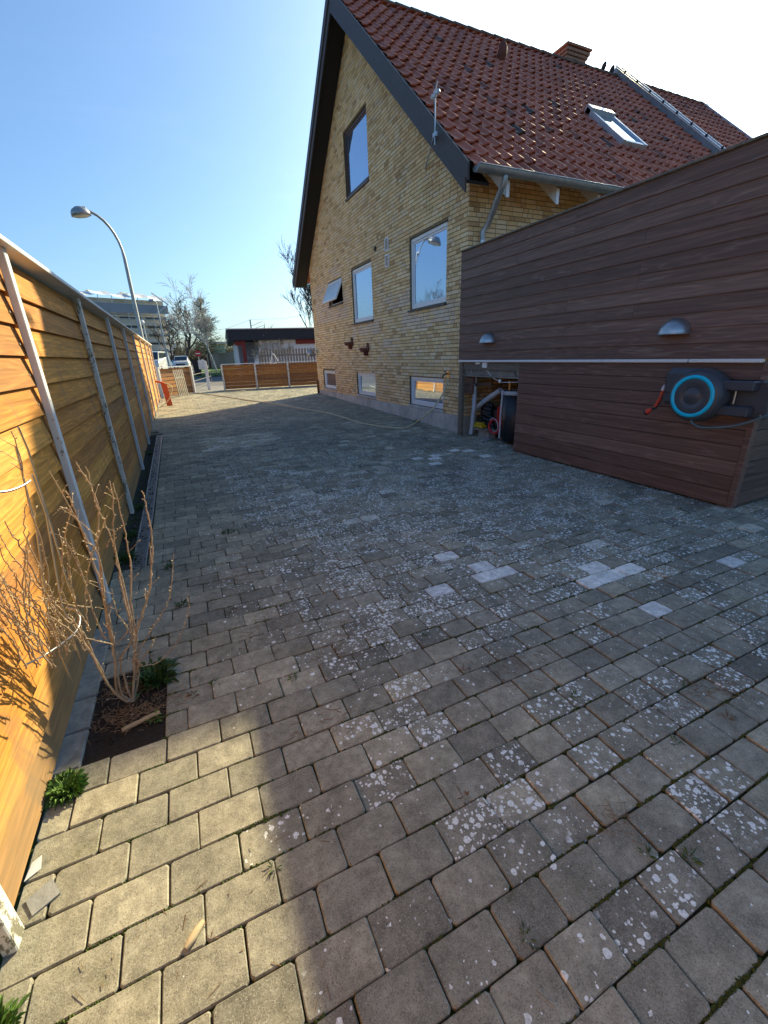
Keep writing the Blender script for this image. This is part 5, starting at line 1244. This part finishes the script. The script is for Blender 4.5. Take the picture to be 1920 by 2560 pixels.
# ---------------------------------------------------------------- scaffolded block
def block():
    A = at(120, 105, 712); zt = A.z
    # far end chosen so that its top has the same height
    dd = 105.
    for k in range(400):
        B = at(402, dd, 732)
        if B.z > zt: break
        dd += .5
    A.z = 0; B.z = 0; g0 = gz(100); u = (B-A).normalized(); nb_ = Vector((-u.y, u.x, 0)); L_ = (B-A).length
    t_ = thing('apartment_block', 'tall concrete apartment block wrapped in scaffolding with white sheeting on top', 'building', (A.x, A.y, g0))
    def bx(b, a0, a1, d0_, d1_, z0, z1, mi=0):
        vs = [A+u*a+nb_*dd_+Vector((0, 0, z)) for z in (z0, z1) for a, dd_ in ((a0, d0_), (a1, d0_), (a1, d1_), (a0, d1_))]
        b.faces(vs, [(0, 3, 2, 1), (4, 5, 6, 7), (0, 1, 5, 4), (1, 2, 6, 5), (2, 3, 7, 6), (3, 0, 4, 7)], mi)
    b = MB(); bx(b, 0, L_, 0, 12, g0-1, zt-1.6); b.build('wall', M['bldg'], t_)
    nf = 6; fh = (zt-4.6-g0)/nf
    for i in range(nf):
        z = g0+i*fh
        b = MB(); k = 0; a = .6
        while a < L_-3.5: bx(b, a, a+4.1, -.12, .05, z+.9, z+fh-.35); a += 5.0; k += 1
        b.build('window_row', M['bldgw'], t_)
        b = MB(); bx(b, 0, L_, -1.0, -.06, z+fh-.28, z+fh-.12); b.build('balcony_slab', M['bldg'], t_)
    b = MB(); bx(b, 0, L_+.3, -1.3, -1.22, zt-4.2, zt-2.6); b.build('sheeting', M['tarpg'], t_)
    b = MB(); nseg = int(L_/3.2)
    for i in range(nseg):   # billowing roof sheeting, alternately raised
        a0, a1 = i*L_/nseg, (i+1)*L_/nseg; o = .0 if i % 2 else .25
        for j in range(4):
            f0, f1 = j/4, (j+1)/4; y0, y1 = -1.6+f0*7, -1.6+f1*7
            h = lambda f: zt-1.35+o+1.3*math.sin(f*PI/2)+.1*math.sin(f*12+i)
            for s0, s1 in ((0, .33), (.33, .66), (.66, 1)):
                def P(s_, f): return A+u*(a0+(a1-a0)*s_)+nb_*(-1.6+f*7)+Vector((0, 0, h(f)-.25*math.sin(PI*s_)))
                b.face([P(s0, f0), P(s1, f0), P(s1, f1), P(s0, f1)], 0, sm=True)
    b.build('roof_sheeting', M['tarp'], t_)
    b = MB(); a = 0
    while a < L_+.2: bx(b, a-.05, a+.05, -1.25, -1.15, g0-1, zt-1.2); a += 2.4
    z = g0+1
    while z < zt-4.2: bx(b, 0, L_, -1.27, -1.2, z, z+.08); bx(b, 0, L_, -1.27, -1.2, z+1., z+1.05); z += 2.
    a = 9.5; z = g0
    for k in range(7):
        s_ = 1 if k % 2 else -1; p = A+u*(a+9-1.5*s_)+nb_*-1.9+Vector((0, 0, z)); q = A+u*(a+9+1.5*s_)+nb_*-1.9+Vector((0, 0, z+2.)); b.bar(p, q, .35, .12); z += 2.
    b.build('scaffold', M['pvc'], t_)
block()
# ---------------------------------------------------------------- street lamps
def lamp(label, base, head, arm, s=1.):
    """curved arm lamp: base on the ground, head position"""
    base, head = Vector(base), Vector(head); t_ = thing('street_lamp', label, 'street lamp', base, 'curved street lamps')
    d = Vector((base.x-head.x, base.y-head.y, 0)); L_ = d.length; e = d.normalized()
    bend = base+Vector((0, 0, head.z-base.z-L_*1.35))
    pts = [base, base.lerp(bend, .5), bend]
    for k in range(1, 9):
        a = PI/2*k/8; pts.append(bend+Vector((0, 0, L_*1.35*math.sin(a)))-e*L_*.92*(1-math.cos(a)))
    h = head.z; n = len(pts); b = MB(); b.tube(pts, [.075*s, .065*s, .05*s]+[.04*s]*(n-3), 12); b.build('pole', M['steel'], t_)
    b = MB(); c = pts[-1]; Mx = Matrix.Translation(c-e*.12+Vector((0, 0, -.05))) @ Matrix.Rotation(math.atan2(-e.y, -e.x), 4, 'Z') @ Matrix.Rotation(.18, 4, 'Y')
    b.lathe([(0, .13), (.07, .12), (.15, .06), (.19, -.02), (.20, -.12), (.185, -.12), (.17, -.02), (0, .08)], 20, M=Mx @ Matrix.Scale(1.35, 4, (1, 0, 0))); b.build('lamp_shade', M['zinc'], t_)
    b = MB(); b.lathe([(.185, -.115), (.14, -.15), (0, -.165)], 20, M=Mx @ Matrix.Scale(1.3, 4, (1, 0, 0))); b.build('lamp_glass', M['whitep'], t_)
    b = MB(); b.box(c+Vector((-.07, -.07, -.02)), c+Vector((.07, .07, .08)), ch=.02); b.build('bracket', M['steel'], t_)
hd = onX(203, 524, -1.72)
bs = onY(353, 842, 17.4+.35)
lamp('nearest curved street lamp rising behind the tall left fence', (bs.x+.02, 17.6, gz(17.6)), (hd.x, hd.y, hd.z), 1)
p = ground_at(420, 43); hd = at(381, 43, 750); lamp('second curved street lamp behind the left low fence, in front of the scaffolded block', (p.x, p.y, p.z), (hd.x, hd.y, hd.z), 1, 1.1)
# straight lamp
p = ground_at(378, 66); hh = at(356, 66, 806).z
t_ = thing('straight_street_lamp', 'straight slim street lamp with a small white head behind the fence end', 'street lamp', p)
b = MB(); b.tube([p, Vector((p.x, p.y, hh))], [.09, .06], 8); b.build('pole', M['steel'], t_)
b = MB(); b.lathe([(0, .28), (.2, .2), (.3, 0), (.2, -.15), (0, -.2)], 12, M=Matrix.Translation((p.x-.1, p.y, hh))); b.build('lamp_head', M['whitep'], t_)
# ---------------------------------------------------------------- railway masts with wires
pm = None
for i, (u, v0, dist, lab) in enumerate(((639, 799, 90, 'grey railway mast with cross arms rising behind the bungalow roof'), (537, 828, 120, 'farther railway mast with cross arms left of the bungalow roof'))):
    p = ground_at(u, dist); zt = at(u, dist, v0).z; t_ = thing('railway_mast', lab, 'mast', p, 'railway masts with overhead wires')
    b = MB(); b.tube([p, Vector((p.x, p.y, zt))], .14, 6); b.build('mast', M['steel'], t_)
    b = MB()
    for dz, l in ((-.3, 2.2), (-.9, 2.6)): b.tube([(p.x, p.y, zt+dz-.8), (p.x+l, p.y, zt+dz)], .05, 4)
    b.build('cross_arm', M['steel'], t_)
    if pm is not None: 
        b = MB(); a = pm; q = Vector((p.x, p.y, zt)); far = at(800, 80, 780); b.tube([q, q.lerp(a, .5)-Vector((0, 0, .4)), a, a.lerp(far, .5)-Vector((0, 0, .4)), far], .022, 4); tag(b.build('overhead_wire', M['blackp'], origin=q), 'thin overhead wire strung between the railway masts', 'wire')
    pm = Vector((p.x, p.y, zt))
# ---------------------------------------------------------------- vehicles
def car(label, base, ang, mat, L_=4.2, W_=1.75, H_=1.5, van=False):
    t_ = thing('parked_car' if not van else 'parked_van', label, 'car' if not van else 'van', base)
    R = Matrix.Translation(base) @ Matrix.Rotation(ang, 4, 'Z')
    def sect(b, pr, w0, w1, mi=0):
        n = len(pr); vs = [R @ Vector((-(w0 if z < H_*.6 else w1)/2, y, z)) for y, z in pr]+[R @ Vector(((w0 if z < H_*.6 else w1)/2, y, z)) for y, z in pr]
        b.faces(vs, [tuple(range(n)), tuple(range(2*n-1, n-1, -1))]+[(i, n+i, n+(i+1) % n, (i+1) % n) for i in range(n)], mi)
    h = L_/2
    if van: body = [(-h, .3), (-h, .9), (-h+.25, 1.1), (-h+.7, H_*.62), (-h+1.1, H_*.97), (-h+1.5, H_), (h-.1, H_), (h, H_*.8), (h, .3)]
    else: body = [(-h, .25), (-h, .68), (-h+.2, .82), (-h+.95, .95), (-h+1.55, H_*.97), (-h+2.1, H_), (h-.9, H_*.98), (h-.25, .98), (h, .9), (h, .25)]
    b = MB(); sect(b, body, W_, W_*.84); fixn(b.build('body', mat, t_))
    if van: ws = [(-h+.68, H_*.64), (-h+1.08, H_*.95)]
    else: ws = [(-h+.98, .98), (-h+1.5, H_*.94)]
    b = MB(); (ya, za), (yb, zb) = ws; b.faces([R @ Vector(q) for q in ((-W_*.40, ya-.03, za), (W_*.40, ya-.03, za), (W_*.37, yb-.03, zb), (-W_*.37, yb-.03, zb))], [(0, 1, 2, 3)])
    b.build('windscreen', M['dglass'], t_)
    for sx in (-1, 1):
        b = MB(); w_ = W_*.425+.012; b.face([R @ Vector((sx*w_, q, z)) for q, z in ((ws[0][0]+.35, H_*.66), (h-.5, H_*.66), (h-.9, H_*.93), (ws[1][0]+.15, H_*.93))]); b.build('side_window', M['dglass'], t_)
        b = MB(); b.lathe([(0, .04), (.08, .03), (.11, 0)], 10, M=R @ Matrix.Translation((sx*W_*.38, -h, .68)) @ Matrix.Rotation(PI/2, 4, 'X')); b.build('headlight', M['whitep'], t_)
        b = MB(); b.box((-.07, -.05, -.06), (.07, .05, .06), M=R @ Matrix.Translation((sx*(W_*.5+.06), ws[0][0]+.25, H_*.66)), ch=.02); b.build('wing_mirror', mat, t_)
        for sy in (-h+.75, h-.75):
            b = MB(); b.lathe([(0, -.1), (.22, -.1), (.31, -.09), (.31, .09), (.22, .1), (0, .1)], 16, M=R @ Matrix.Translation((sx*(W_*.5-.08), sy, .31)) @ Matrix.Rotation(PI/2, 4, 'Y')); b.build('wheel', M['tyre'], t_)
    b = MB(); b.box((-W_*.3, -h-.02, .42), (W_*.3, -h+.02, .60), M=R); b.build('grille', M['blackp'], t_)
    b = MB(); b.box((-.26, -h-.04, .28), (.26, -h-.021, .39), M=R); b.build('number_plate', M['whitep'], t_)
p = ground_at(455, 62); car('silver car parked facing the driveway at the roadside', p, -.12, M['carw'])
p = ground_at(388, 50); car('white van parked behind the end of the tall fence', p, -.25, M['carw'], 4.6, 1.85, 1.95, True)
p = ground_at(400, 56); car('blue car partly hidden behind the white van', p, -.2, M['blue'])
# ---------------------------------------------------------------- bus shelter and red sign
p = ground_at(558, 60); t_ = thing('bus_shelter', 'small glazed shelter with a flat grey roof left of the bungalow', 'shelter', p)
b = MB(); b.box(p+Vector((-2.2, -1, 2.7)), p+Vector((2.2, 1, 2.95)), ch=.03); b.build('roof', M['zinc'], t_)
b = MB(); b.box(p+Vector((-1.2, -.6, 0)), p+Vector((.4, .6, 2.7))); b.build('glazing', simple('teal_glass', (.12, .3, .32), .15, .3), t_)
p = ground_at(498, 48); t_ = thing('road_sign', 'small red and white round road sign on a thin post beyond the bin', 'road sign', p)
zc = at(498, 48, 884).z; b = MB(); b.tube([p, Vector((p.x, p.y, zc))], .04, 6); b.build('post', M['steel'], t_)
b = MB(); b.lathe([(0, .01), (.28, .01), (.28, -.01), (0, -.01)], 20, M=Matrix.Translation((p.x, p.y-.06, zc)) @ Matrix.Rotation(PI/2, 4, 'X'), sm=False); b.build('sign_disc', M['red'], t_)
b = MB(); b.box((p.x-.2, p.y-.09, zc-.05), (p.x+.2, p.y-.08, zc+.05)); b.build('sign_bar', M['whitep'], t_)
# plant peeping over the screen
p = onY(1300, 568, 5.9); leafclump('potted_plant', 'dried plant poking up behind the dark screen near the downpipe', 'plant', (p.x, 5.7, 2.66), 90, .10, 0, M['dry'], 500, ll=.14, lw=.01)
for o in list(bpy.data.objects):
    if '_o' in o: del o['_o']
